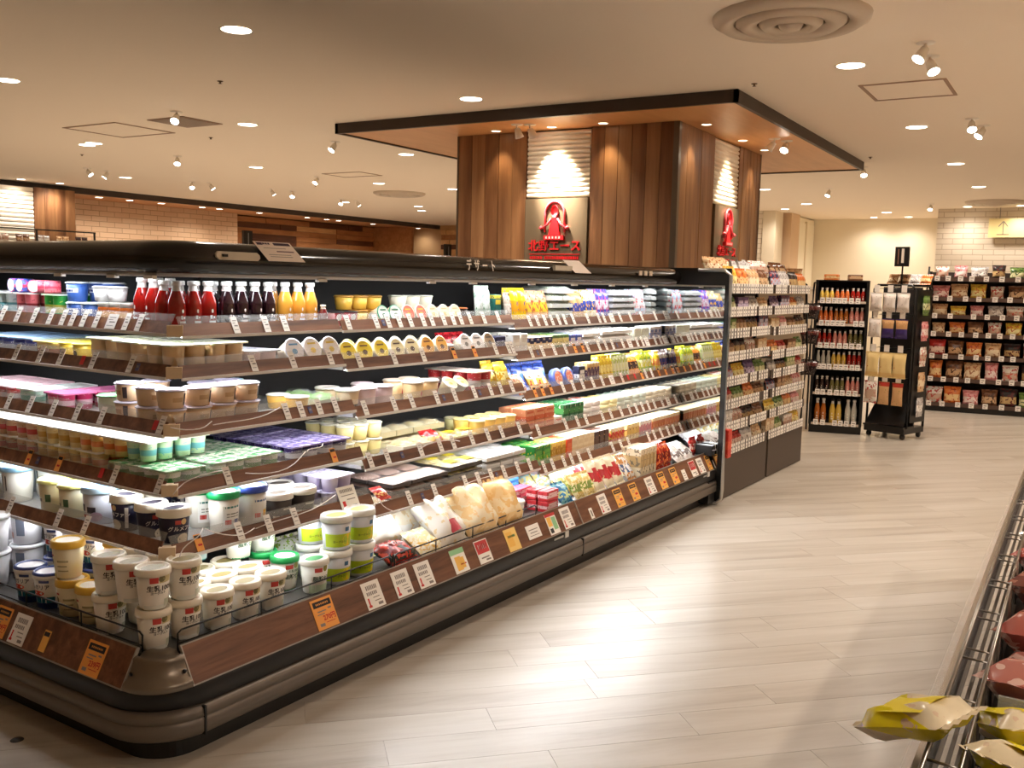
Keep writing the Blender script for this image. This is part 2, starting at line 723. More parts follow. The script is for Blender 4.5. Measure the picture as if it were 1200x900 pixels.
def panel_face(root, width, lv0, lv1, zl, zs0, nb0, nb1, sign=True):
    """one clad side of a pillar on y=0 facing -y, x from 0 to width: boards, louvre, sign between lv0 and lv1"""
    for a, c, n in ((0, lv0, nb0), (lv1, width, nb1)):
        w = (c - a) / n
        for i in range(n):
            MB().box(a + i * w + .002, a + (i + 1) * w - .002, -.03 + R_.random() * .006, 0, 0, SOF - .001).build('board', pil_wood, root)
    n = 14
    h = (SOF - .01 - zl) / n
    for i in range(n):                                   # white louvre slats, overlapping
        z = zl + i * h
        b = MB()
        b.prism([(0, 0), (-.012, .003), (-.022, .010), (-.026, h * .5), (-.018, h * .95), (0, h * .985)][::-1], lv0 + .008, lv1 - .008)
        b.v = [(zz, x, y + z) for x, y, zz in b.v]
        b.build('louvre_slat', louv_mat, root)
    if sign:
        s = MB().box(lv0 + .01, lv1 - .01, -.045, 0, zs0, zl - .01).build('sign_board', sign_mat, root)
    return None


def face_empty(name, parent, loc, rz):
    return link(name, None, parent, loc, rz)


PX0, PX1, PY0, PY1 = 6.935, 8.98, 2.77, 4.75
pil = thing('pillar', 'square pillar clad in dark timber with white louvres and red emblem signs', 'pillar', (PX0, PY0, 0))
MB().box(.002, PX1 - PX0 - .002, .002, PY1 - PY0 - .002, 0, SOF).build('core', CHAR, pil)
# side facing the camera's left (-x): local x runs along -y
fx = face_empty('clad_side', pil, (0, PY1 - PY0, 0), -PI / 2)
W1 = PY1 - PY0
lvA = W1 - along(696, (PX0, 0, 2.3), (0, 1, 0)) + PY0, 0
yA = along(618, (PX0, 0, 2.0), (0, 1, 0)); yB = along(693, (PX0, 0, 2.0), (0, 1, 0))
a0, a1 = PY1 - yA, PY1 - yB
panel_face(fx, W1, a0, a1, 1.985, 1.28, 5, 6)
fy = face_empty('clad_side', pil, (0, 0, 0), 0)
xA = along(832, (0, PY0, 2.0), (1, 0, 0)); xB = along(861, (0, PY0, 2.0), (1, 0, 0))
c0, c1 = xA - PX0, xB - PX0
panel_face(fy, PX1 - PX0, c0, c1, 1.985, 1.28, 5, 6)
for f, w0, w1 in ((fx, a0, a1), (fy, c0, c1)):
    e = face_empty('emblem', pil, f.matrix_basis @ Vector(((w0 + w1) / 2, -.046, 1.375)), f.rotation_euler.z)
    emblem(e)
MB().box(-.034, .012, -.034, .012, 0, SOF - .002).build('corner_trim', M((120, 108, 96), .3, metal=.7), pil)
MB().box(-.034, .012, W1 - .002, W1 + .014, 0, SOF - .002).build('corner_trim', M((120, 108, 96), .3, metal=.7), pil)
MB().box(PX1 - PX0 - .002, PX1 - PX0 + .014, -.034, .012, 0, SOF - .002).build('corner_trim', M((120, 108, 96), .3, metal=.7), pil)

sx0, sx1, sy0, sy1 = 6.30, 10.43, 2.10, 5.62
sof = structure(MB().box(sx0 + .03, sx1 - .03, sy0 + .03, sy1 - .03, SOF, CEIL - .001).build('ceiling_soffit_pillar', sof_mat))
for nm, bx in (('trim_4', (sx0, sx0 + .03, sy0, sy1)), ('trim_5', (sx1 - .03, sx1, sy0, sy1)), ('trim_6', (sx0, sx1, sy0, sy0 + .03)), ('trim_7', (sx0, sx1, sy1 - .03, sy1))):
    structure(MB().box(bx[0], bx[1], bx[2], bx[3], SOF - .012, CEIL - .0005).build(nm, trim_dark))

# second clad column far left
pw = thing('far_clad_column', 'dark timber column with white louvre at the far left of the shop', 'pillar', (7.2, 13.55, 0))
fz = face_empty('clad_side', pw, (0, 0, 0), 0)
MB().box(0, 2.03, .002, .5, 0, SOF).build('core', CHAR, pw)
panel_face(fz, 2.03, .72, 1.36, 1.6, 0, 3, 4, sign=False)

# ------------------------------------------------------------------ ceiling fixtures
lens_mat = M((255, 244, 224), .4, emit=9)
ring_mat = M((240, 232, 220), .5)
dl_ring = MB().lathe([(.078, 0), (.09, -.004), (.092, 0)], 24).mesh('rim', ring_mat)
dl_lens = MB().lathe([(0, -.002), (.078, -.002)], 24).mesh('lens', lens_mat)
dl_in = MB().lathe([(.078, -.002), (.074, .05), (0, .05)], 24).mesh('reflector', M((220, 214, 200), .3))
N_LIGHT = 0


def downlight(x, y, z, label, group, watt=1.0, scale=1.0):
    t = thing('recessed_downlight', label, 'ceiling light', (x, y, z), 0, group)
    r = link('rim', dl_ring, t)
    l = link('lens', dl_lens, t)
    r.scale = l.scale = (scale, scale, 1)
    if watt:
        spot((x, y, z - .03), (x, y, 0), LAMP_W * watt, 150, .9, WARM, t, .07)
    return t


GL = 'downlights in the main ceiling'
NTH0 = ['first', 'second', 'third', 'fourth', 'fifth', 'sixth', 'seventh', 'eighth', 'ninth', 'tenth', '11th', '12th', '13th', '14th', '15th', '16th', '17th', '18th', '19th', '20th', '21st', '22nd', '23rd']
for k, (px, py) in enumerate(sorted(((277, 35), (8, 94), (552, 116), (997, 77), (1074, 149), (290, 146), (110, 168), (300, 196), (476, 181), (147, 208),
               (1120, 192), (1147, 219), (945, 239), (1039, 249), (896, 222), (444, 215), (404, 237), (494, 247)))):
    p = on_z(px, py, CEIL)
    downlight(p.x, p.y, CEIL, 'round recessed downlight in the main ceiling, %s from the left of the picture' % NTH0[k], GL)
# the same grid goes on beyond the frame: over the camera, the aisle to the right, the far side of the case
LBL2 = 'round recessed downlight of the ceiling grid outside the picture'
for k, (x, y) in enumerate(((3.6, 1.3), (1.2, -1.3), (3.6, -1.3), (6.0, -1.3), (8.4, -1.3), (10.8, -1.3),
             (13.2, -1.3), (1.2, -3.9), (3.6, -3.9), (6.0, -3.9), (8.4, -3.9), (3.9, 11.5), (6.3, 9), (11.5, 5), (11.5, 8), (14, 6), (14, 10.5))):
    downlight(x, y, CEIL, LBL2 + ', %s of the row' % NTH0[k], 'downlights outside the picture', .45 if (x, y) == (3.6, 1.3) else 1.0)
for k, (px, py) in enumerate(((116, 228), (152, 231), (189, 234), (237, 239), (257, 241), (304, 245), (360, 250), (383, 252.5), (397, 253.5), (437, 257.5), (490, 263))):
    xx = along(px, (0, 14.1, SOF - .01), (1, 0, 0))
    downlight(xx, 14.1, SOF - .01, 'small downlight in the lowered soffit along the back wall, %s from left' % NTH0[k], 'downlights of the back soffit', .3 if px < 450 else .12, .75)
for px, py in ((1134, 244), (1197, 243.5), (1024, 255), (1065, 255), (920, 244)):
    p = on_z(px, py, CEIL)
    x = 16.45 if px > 1100 else (18.5 if px > 1000 else 16.2)
    y = along(px, (x, 0, CEIL), (0, 1, 0))
    downlight(x, y, CEIL, 'wall-washing downlight close to the pale far wall, seen at column %d' % px if False else 'wall-washing downlight before the far wall, ' + {1134: 'over the bricks right of the recess', 1197: 'at the right picture edge', 1024: 'left one in the recess', 1065: 'right one in the recess', 920: 'over the bricks beside the pillar'}[px], 'wall washers at the far wall', .3, .8)

for k, x in enumerate((8.24, 8.85)):
    downlight(x, 13.32, CEIL, 'wall-washing downlight before the far left column, over the %s' % ('louvre', 'timber')[k], 'washers of the far left column', .35, .7)
# wall washers hidden in the soffit round the pillar
ws = MB().lathe([(.035, 0), (.045, -.004), (.046, 0)], 14).mesh('rim', ring_mat)
wl = MB().lathe([(0, -.001), (.036, -.001)], 14).mesh('lens', M((255, 236, 200), .4, emit=5))
pts = [(PX0 - .15, PY1 - along_) for along_ in (.45, (a0 + a1) / 2, W1 - .55)] + [(PX0 + k, PY0 - .15) for k in (.22, (c0 + c1) / 2, 1.75)]
for k, (x, y) in enumerate(pts):
    t = thing('wall_washer', 'small warm wall washer in the soffit, %s along the %s pillar side' % (('first', 'second', 'third')[k % 3], ('left', 'right')[k // 3]), 'ceiling light', (x, y, SOF), 0, 'wall washers round the pillar')
    link('rim', ws, t)
    link('lens', wl, t)
    if k < 3:
        tg = (x + .16, y, 1.5)
    else:
        tg = (x, y + .16, 1.5)
    spot((x, y, SOF - .02), tg, 50 if k % 3 == 1 else 12, 70, .9, (1, .78, .48), t, .02)

# adjustable spotlights
sp_base = MB().lathe([(0, -.006), (.045, -.006), (.05, 0)], 16)
hd = MB().lathe([(0, .0), (.022, .0), (.03, -.05), (.036, -.075), (.033, -.075), (.028, -.062), (0, -.062)], 14, [0, 0, 0, 0, 1, 1])
head_mesh = hd.mesh('lamp_head', [ring_mat, M((255, 246, 228), .3, emit=14)])
base_mesh = sp_base.mesh('base', ring_mat)
neck_mesh = MB().tube([(0, 0, 0), (0, 0, -.03)], .008, 6).mesh('neck', ring_mat)


def spotlight(x, y, z, aim, label, group, watt=0):
    t = thing('ceiling_spotlight', label, 'spotlight', (x, y, z), 0, group)
    link('base', base_mesh, t)
    link('neck', neck_mesh, t)
    h = link('lamp_head', head_mesh, t, (0, 0, -.03))
    d = Vector(aim) - Vector((x, y, z))
    h.rotation_euler = (-d).to_track_quat('Z', 'Y').to_euler()
    if watt:
        spot(Vector((x, y, z - .03)) + d.normalized() * .09, aim, watt, 58, .7, (1, .88, .70), t, .03)
    return t


for k, (px, py, ax, ay, w) in enumerate(sorted(((207, 131, -.8, -.5, 0), (208, 183, -.5, -.5, 0), (102, 197, .4, -.8, 0), (126, 200, -.6, .3, 0), (225, 213, -.5, -.6, 0), (246, 214, .5, -.6, 0),
                       (393, 166, -.8, .2, 0), (372, 207, -.8, 0, 0), (318, 221, .5, -.5, 0), (343, 224, -.6, -.4, 0), (400, 233, -.6, -.3, 0), (418, 235, .5, -.6, 0)))):
    p = on_z(px, py, CEIL)
    spotlight(p.x, p.y, CEIL, (p.x + ax, p.y + ay, 1.6), 'small adjustable spotlight on the ceiling left of the pillar, %s from the left' % NTH0[k], 'spotlights over the left half', w)
for k, (px, py, ax, ay, w) in enumerate(sorted(((1085, 50, -.6, .5, 0), (1090, 66, -.5, -.5, 0), (1139, 139, -.8, -.2, 0), (1153, 147, -.6, .6, 0), (1091, 239, -.8, 0, 0), (972, 221, -.5, .2, 0), (1012, 196, -.7, -.3, 0)))):
    p = on_z(px, py, CEIL)
    spotlight(p.x, p.y, CEIL, (p.x + ax, p.y + ay, 1.5), 'small adjustable spotlight on the ceiling right of the pillar, %s from the left' % NTH0[k], 'spotlights over the right aisle', w)
p = on_z(922, 165, SOF)
spotlight(p.x, p.y, SOF, (p.x - .8, p.y + .1, 1.6), 'lone spotlight in the timber soffit on the right of the pillar', None)
p = on_z(621, 146, SOF)
spotlight(p.x, p.y, SOF, (PX0, (yA + yB) / 2, 2.1), 'twin spotlight in the timber soffit aimed at the louvre sign', None, 330)
p = on_z(606, 146, SOF)
spotlight(p.x, p.y, SOF, (PX0, (yA + yB) / 2 + .1, 1.75), 'left head of the twin spotlight before the louvre sign', None, 25)
p = on_z(846, 152, SOF)
t = spotlight(PX0 + (c0 + c1) / 2, PY0 - .42, SOF, (PX0 + (c0 + c1) / 2, PY0, 2.0), 'spotlight in the soffit aimed at the right hand louvre', None, 60)

# access hatches, vent, diffusers, sprinklers
def hatch(corners, label, mat, dark=.012):
    ps = [on_z(x, y, CEIL) for x, y in corners]
    c = sum(ps, Vector()) / 4
    w = ((ps[1] - ps[0]).length + (ps[2] - ps[3]).length) / 2
    h = ((ps[3] - ps[0]).length + (ps[2] - ps[1]).length) / 2
    d = ps[1] - ps[0]
    t = thing('ceiling_hatch', label, 'ceiling hatch', (c.x, c.y, CEIL), round(math.atan2(d.y, d.x) / (PI / 2)) * PI / 2)
    MB().box(-w / 2, w / 2, -h / 2, h / 2, -.003, 0).build('panel', mat, t)
    e = .022
    for q in ((-w / 2, w / 2, -h / 2, -h / 2 + e), (-w / 2, w / 2, h / 2 - e, h / 2), (-w / 2, -w / 2 + e, -h / 2 + e, h / 2 - e), (w / 2 - e, w / 2, -h / 2 + e, h / 2 - e)):
        MB().box(q[0], q[1], q[2], q[3], -.007, -.003).build('frame_bar', M((150, 116, 92), .5), t)
    return t, w, h


hatch([(1003, 99), (1107, 92), (1125, 111), (1027, 117)], 'square access hatch in the ceiling right of the pillar', ceil_mat)
hatch([(75, 151), (124, 142), (203, 154), (155, 161)], 'square access hatch outlined in the ceiling at upper left', ceil_mat)
hatch([(378, 204), (412, 201), (449, 204), (412, 208)], 'small far access hatch in the ceiling left of pillar', ceil_mat)
t, w, h = hatch([(172, 141), (208, 136), (262, 144), (225, 149)], 'grey ventilation grille beside the ceiling hatch at upper left', M((150, 132, 118), .6))
for k in range(14):
    y = -h / 2 + .03 + k * (h - .06) / 14
    MB().box(-w / 2 + .025, w / 2 - .025, y, y + .018, -.01, -.003).build('slat', M((160, 142, 126), .5), t)


def diffuser(x, y, r, label):
    t = thing('round_air_diffuser', label, 'air diffuser', (x, y, CEIL))
    k = r / .375
    m1 = M((204, 188, 168), .4)
    rings = (([(.375, 0), (.37, -.02), (.33, -.045), (.27, -.03), (.275, -.02)], 'outer_ring'), ([(.26, -.004), (.262, -.03), (.225, -.055), (.16, -.035), (.165, -.02)], 'middle_ring'),
             ([(.15, -.004), (.152, -.035), (.12, -.06), (.075, -.045), (.08, -.03)], 'inner_ring'), ([(.06, -.004), (.06, -.04), (.045, -.06), (0, -.062)], 'center_cap'))
    for pr, nm in rings:
        MB().lathe([(a * k, b) for a, b in pr], 36).build(nm, m1, t)
    MB().lathe([(.27 * k, -.002), (0, -.002)], 24).build('throat', M((90, 76, 64), .7), t)


p = on_z(927, 20, CEIL)
diffuser(p.x, p.y, .375, 'large round white air diffuser in the ceiling at top')
p = on_z(1166, 236, CEIL)
diffuser(p.x, p.y, .4, 'distant round air diffuser near the right far wall')
p = on_z(468, 226, CEIL)
diffuser(p.x, p.y, .4, 'distant round air diffuser left of the pillar')
spr = MB().lathe([(.02, 0), (.02, -.003), (.007, -.006), (.006, -.014), (.014, -.017), (0, -.019)], 10).mesh('sprinkler', M((110, 84, 60), .4, metal=.6))
for k, (px, py) in enumerate(sorted(((258, 95), (247, 161), (96, 181), (884, 98), (1020, 184), (370, 217)))):
    p = on_z(px, py, CEIL)
    tag(link('fire_sprinkler', spr, None, (p.x, p.y, CEIL)), 'tiny dark sprinkler head hanging from the ceiling, %s from the left' % NTH0[k], 'sprinkler', 'ceiling sprinklers')
# yellow currency counter sign high on the far brick wall
t = thing('exchange_sign', 'pale yellow hanging sign with arrow and yen mark', 'sign', (16.72, along(1158, (16.72, 0, 2.2), (0, 1, 0)), 2.28), -PI / 2)
MB().box(0, 1.1, -.02, .02, -.14, .15).build('board', M((240, 222, 160), .5), t)
q = text_mb('¥', .26, bold=.004, depth=.002)
q.v = [(x + .58, y - .024, z) for x, y, z in q.v]
q.build('yen_mark', BLACK, t)
q = MB().box(.2, .212, -.024, -.02, -.1, .1)
q.box(.12, .292, -.024, -.02, -.1, -.09)
for s in (-1, 1):
    q.quad((.206, -.0245, .1), (.206 + s * .006, -.0245, .11), (.206 + s * .07, -.0245, .03), (.206 + s * .06, -.0245, .02))
q.build('arrow_mark', GREYINK, t)
for x in (.15, .95):
    MB().tube([(x, 0, .15), (x, 0, .319)], .005, 5).build('hanger', STEEL, t)

p = on_z(20, 867, 0)
tag(MB().lathe([(0, .003), (.014, .003), (.018, .0)], 16).build('floor_cap', M((30, 26, 24), .5), None, (p.x, p.y, 0)), 'small dark round cap on the floor at lower left', 'floor cap')

# ================================================================== REFRIGERATED ISLAND CASE
UE, VE = 3.84, 2.1                                  # length of the right and the left face
case = thing('refrigerated_island_case', 'long black open refrigerated island case with five lit shelves on each face', 'display case', C0, -TH)
rail_wood = wood('rail_wood', [(74, 42, 26), (104, 64, 42), (126, 82, 56), (142, 98, 70)], (2.2, 26, 26), rough=.4, rnd=.12, bump=.03)
CW = Matrix.Translation(C0) @ Matrix.Rotation(-TH, 4, 'Z')


def sweep(prof, rc=.17, u1=UE, v1=VE, arc=10, mat=0, closed=False, smooth=True, straight=True, cut=None):
    """sweep (inset, height) points along right face -> rounded corner -> left face"""
    b = MB()
    secs = []
    def pt(d, z, k):
        R = max(rc - d, .004)
        if k == 0:
            return (u1 if straight else d + R + (cut or 0), d, z)
        if k == arc + 2:
            return (d, v1 if straight else d + R + (cut or 0), z)
        a = -PI / 2 - (PI / 2) * (k - 1) / arc
        return (d + R + R * math.cos(a), d + R + R * math.sin(a), z)
    rows = [[pt(d, z, k) for d, z in prof] for k in range(arc + 3)]
    if closed:
        rows = [r + [r[0]] for r in rows]
    # faces wound so that the outside shows
    b.grid([list(r) for r in zip(*rows)], mat, smooth)
    n = len(prof)
    for r, rev in ((rows[0], True), (rows[-1], False)):
        idx = list(range(n))
        b.pts(r[:n], idx[::-1] if rev else idx, mat)
    return b


sweep([(.0, 0), (.0, .085), (.3, .085)], .12, smooth=False).build('plinth', BLACK, case)
bp = [(-.03, .066), (-.052, .07), (-.062, .08), (-.063, .118), (-.058, .12), (-.063, .123), (-.06, .142), (-.045, .151), (.1, .151)]
sweep(bp, .12).build('bumper', BUMP, case)
MB().box(2.195, 2.203, -.0645, -.05, .07, .15).build('bumper_joint', BLACK, case)
MB().box(.10, .106, -.0645, -.05, .07, .15).build('bumper_joint', BLACK, case)
MB().box(UE - .12, UE - .02, -.06, .1, .02, .15, 0).build('bumper_end_block', BLACK, case)
sweep([(-.045, .151), (-.052, .16), (-.052, .205), (-.046, .214), (.2, .22)], .13).build('lower_panel', M((24, 22, 21), .42), case)
# ribbed metal cap on the corner, between the two timber front rails
cp = [(-.052, .212), (-.058, .222), (-.052, .234), (-.04, .24), (-.03, .262), (-.022, .28), (-.022, .29), (-.012, .296), (.0, .29), (.01, .3), (.04, .3)]
sweep(cp, .066, straight=False, cut=.004).build('corner_cap', M((128, 118, 106), .32, metal=.75), case)
for sgn in (0, 1):
    b = MB().lathe([(.006, 0), (.006, .003), (0, .004)], 8)
    b.xform(Matrix.Rotation(PI / 2, 4, 'X') if not sgn else Matrix.Rotation(-PI / 2, 4, 'Y'))
    b.build('cap_screw', BLACK, case, (.058, -.036, .256) if not sgn else (-.036, .058, .256))

# main deck and dark lining
DK = .292
deck = MB().prism([(.0, .11), (.03, .03), (.11, .0), (UE, .0), (UE, .74), (.74, .74), (.74, VE), (.0, VE)], .2, DK)
deck.build('deck', M((70, 66, 62), .5), case)
lining = M((26, 25, 25), .6)
MB().box(.74, UE, .72, .76, .2, 1.4).build('back_panel', lining, case)
MB().box(.72, .76, .74, VE, .2, 1.4).build('back_panel', lining, case)
MB().box(.76, UE, VE - .03, VE, .0, 1.4).build('rear_panel', BLACK, case)
MB().box(.3, .76, VE - .03, VE, .0, 1.4).build('side_panel', BLACK, case)

# canopy
can = [(.34, 1.3), (.245, 1.3), (.225, 1.315), (.215, 1.34), (.222, 1.366), (.245, 1.386), (.285, 1.396), (.72, 1.402)]
sweep(can, .38, arc=14).build('canopy', BLACKG, case)
MB().prism([(.7, .7), (UE, .7), (UE, VE), (.7, VE)], 1.38, 1.402).build('top_panel', BLACK, case)
sweep([(.27, 1.302), (.268, 1.289), (.252, 1.289), (.246, 1.296), (.248, 1.311), (.26, 1.311)], .39, arc=14).build('canopy_trim', M((176, 174, 172), .35, metal=.6), case)
MB().prism([(.33, .33), (UE, .33), (UE, .73), (.73, .73), (.73, VE), (.33, VE)], 1.3, 1.302).build('canopy_underside', M((60, 58, 56), .6), case)

# end panel with mirror lining and a silver edge tube
MB().box(UE, UE + .014, -.095, VE, 0.02, 1.40, 0, .004).build('end_panel', BLACK, case)
MB().box(UE - .004, UE, -.06, .72, .2, 1.3).build('mirror', M((225, 228, 228), .02, metal=1), case)
MB().tube([(UE - .02, .1, 1.388), (UE - .02, -.06, 1.388), (UE - .02, -.1, 1.36), (UE - .02, -.105, .10), (UE - .02, -.1, .04), (UE - .02, -.07, .012), (UE - .02, .2, .012)], .011, 8).build('edge_tube', SILVER, case)
MB().tube([(UE - .06, -.03, .38), (UE - .07, -.07, .37), (UE - .07, -.075, .34), (UE - .06, -.04, .33)], .004, 6).build('hook', SILVER, case)
MB().box(UE - .075, UE - .02, -.05, .05, .30, .36).build('end_block', BLACK, case)

# lettering and plates on the canopy
def canopy_plate(px0, px1, z0, z1, mats, name, y=.214):
    u0, u1 = face_pos('R', px0, .215, 1.34), face_pos('R', px1, .215, 1.34)
    return u0, u1


u0, u1 = face_pos('R', 253, .215, 1.35), face_pos('R', 304, .215, 1.35)
b = MB().prism([(u0 + .01, 1.343), (u1 - .01, 1.343), (u1, 1.351), (u1, 1.36), (u1 - .01, 1.368), (u0 + .01, 1.368), (u0, 1.36), (u0, 1.351)], 0, .008)
b.v = [(x, .208 + z + (y - 1.34) * .25, y) for x, y, z in b.v]
b.build('handle_plate', M((206, 196, 178), .35), case)
u0 = face_pos('R', 266, .2, 1.35)
MB().box(u0 - .008, u0 + .008, .204, .214, 1.352, 1.36).build('handle_slot', BLACK, case)
u0, u1 = face_pos('R', 649, .215, 1.35), face_pos('R', 669, .215, 1.35)
MB().box(u0, u1, .207, .222, 1.352, 1.376).build('handle_plate', M((196, 184, 166), .35), case)
for k, ch in enumerate('デザート'):
    uu = face_pos('R', 549 + k * 9.3, .213, 1.357)
    q = text_mb(ch, .05, bold=.001)
    q.v = [(x * .8 + uu, .2125 + (z) * .22 - .004, z + 1.357) for x, y, z in q.v]
    q.build('canopy_letter', M((225, 215, 200), .5), case)
for k in range(3):
    uu = face_pos('R', 748 + k * 6, .213, 1.357)
    MB().box(uu, uu + .035, .205, .21, 1.345, 1.37).build('canopy_mark', M((205, 188, 168), .5), case)

# notices clipped over the canopy edge
def notice(px, w, label, long=True):
    uu = face_pos('R', px, .2, 1.38)
    t = thing('paper_notice', label, 'notice', CW @ Vector((uu, .186, 1.344)), -TH)
    t.rotation_euler = (-math.radians(50), 0, -TH)
    MB().box(-w / 2, w / 2, -.001, 0, 0, .095).build('sheet', M((240, 226, 214), .6), t)
    if long:
        b = MB().box(-w / 2 + .008, -w / 2 + .03, -.0016, -.001, .078, .09)
        b.box(.0, w / 2 - .008, -.0016, -.001, .078, .09)
        b.build('header_bar', M((52, 38, 66), .6), t)
        q = text_mb('お知らせ' if False else '■■■', .012)
        q.v = [(x - w * .2, y - .0016, z + .084) for x, y, z in q.v]
        q.build('header_marks', M((52, 38, 66), .6), t, kind='stuff')
        b = MB().box(-.01, w / 2 - .015, -.0016, -.001, .045, .05)
        b.build('text_line', M((110, 84, 96), .6), t)
        for zz in (.062, .03, .02):
            MB().box(-w * .35, w * .25, -.0014, -.001, zz, zz + .002).build('text_line', GREYINK, t)
    return t


notice(333, .155, 'white paper notice with dark header lying over the canopy edge near corner')
notice(681, .16, 'plain folded paper notice on the canopy edge before the pillar', False)

# ---------------------------------------------------------------- shelves
INS = {1: .29, 2: .27, 3: .22, 4: .18, 5: .13}
ZS = {'L': {1: 1.124, 2: .997, 3: .837, 4: .675, 5: .519, 0: DK},
      'A': {1: 1.117, 2: .995, 3: .835, 4: .671, 5: .508, 0: DK},
      'B': {1: 1.113, 2: .975, 3: .808, 4: .624, 5: .463, 0: DK},
      'C': {1: 1.090, 2: .946, 3: .767, 4: .594, 5: .432, 0: DK}}
SPAN = {'L': (0, VE), 'A': (0, 1.0), 'B': (1.004, 2.125), 'C': (2.13, UE - .004)}
shelf_mat = M((150, 148, 146), .4)
led_mat = M((248, 251, 255), .4, emit=LED_STR, strip=True)
led_far = M((249, 252, 255), .4, emit=LED_STR * 1.6, strip=True)
edge_mat = M((226, 222, 216), .4)
block_mat = M((224, 200, 166), .5)
TAGS = {}


def tag_mesh(kind):
    """small shelf-edge price card, standing in the xz plane facing -y, foot at the origin"""
    if kind in TAGS:
        return TAGS[kind]
    w, h = {'w': (.025, .056), 'o': (.025, .05), 'r': (.019, .03), 'b': (.016, .024), 'W': (.05, .05), 'BIG': (.088, .085), 'p': (.025, .056)}[kind]
    mats = [{'w': PAPER, 'p': M((238, 214, 200), .7), 'o': ORANGE, 'r': REDINK, 'b': M((84, 84, 120), .5), 'W': PAPER, 'BIG': PAPER}[kind], DARKINK if kind == 'o' else GREYINK, REDINK]
    b = MB().box(-w / 2, w / 2, -.0012, 0, 0, h)
    y = -.0015
    q = lambda x0, x1, z0, z1, m: b.quad((x0, y, z0), (x1, y, z0), (x1, y, z1), (x0, y, z1), m)
    if kind in 'wpW':
        q(-w * .3, w * .34, h * .74, h * .79, 1)
        q(-w * .36, w * .1, h * .6, h * .64, 1)
        q(-w * .2, w * .36, h * .42, h * .5, 1)
        q(-w * .36, w * .3, h * .2, h * .23, 1)
    elif kind == 'o':
        q(-w * .44, w * .44, h * .74, h * .94, 1)
        q(-w * .2, w * .36, h * .3, h * .42, 2)
    elif kind == 'r':
        q(-w * .15, w * .15, h * .25, h * .75, 0)
    elif kind == 'b':
        q(-w * .3, w * .3, h * .4, h * .7, 1)
    else:
        for k in range(9):
            q(-w * .36 + k * w * .08, -w * .36 + k * w * .08 + w * .05, h * .74, h * .88, 1)
        q(-w * .36, w * .36, h * .6, h * .63, 1)
        q(-w * .1, w * .36, h * .42, h * .46, 1)
        q(-w * .38, -w * .22, h * .15, h * .4, 2)
        q(w * .12, w * .36, h * .1, h * .2, 1)
    TAGS[kind] = b.mesh('price_tag', mats)
    return TAGS[kind]


TAGPX = {
 ('L', 1): '3w 21w 40w 59w 74w 85w 98w 113w 131W 148w 163w', ('A', 1): '276w 312w 334w', ('B', 1): '408w 441w 449b 455w 468w 481w 496w 506w 520w 531w 540w 551w 567w 584w',
 ('C', 1): '621w 630w 639w 647w 655w 662w 672w 689w 702w 708w 717W 727w 739w 752w 768w 780w 794w 806w 815w 822w 828w 832w 839w',
 ('L', 2): '19w 47w 71w 97r 109w 153w 162b', ('A', 2): '297w 343w 387w', ('B', 2): '421w 462w 496w 532o 556o 581w 596w 609w',
 ('C', 2): '623w 630b 636w 650w 663w 674o 683o 689w 702w 710w 718w 723b 730w 738W 747w 753w 758W 768w 774w 779W 788w 794w 801w 808w 815w 823w 830w 838w',
 ('L', 3): '10w 35w 62w 90w 119w 182r 217w', ('A', 3): '336w 353w 363b 374w 393w', ('B', 3): '428w 462w 483w 512w 520b 533w 556w 562b 575w 587w 600w',
 ('C', 3): '627o 636o 646o 660w 672w 683w 695w 706w 717W 729p 736r 744r 752o 757w 764w 772o 780o 788o 796w 802o 809w 815w 822p 830w 837w',
 ('L', 4): '34o 45b 69o 119r 134w 214w', ('A', 4): '267w 391o', ('B', 4): '434w 454w 471b 493w 516w 531w 553w 572w 588w 609w',
 ('C', 4): '631w 663w 677w 687w 706w 716w 728w 738w 746w 753w 760w 767w 776w 783W 792w 798w 805w 813w 819w 826w 833w 840w',
 ('L', 5): '12w 68w 100w', ('A', 5): '233o 281w 315w 346w 410BIG', ('B', 5): '480w 495b 510w 546w 561w 576w 582b 591w 607w 621w',
 ('C', 5): '638w 648w 661w 670w 679w 691w 718w 728w 737w 760w 767w 775w 783w 790w 798w 807w 814w 821w 828w 834w'}
TILT = math.radians(26)
GUARD = M((240, 244, 244), .3, alpha=.13, spec=.25)


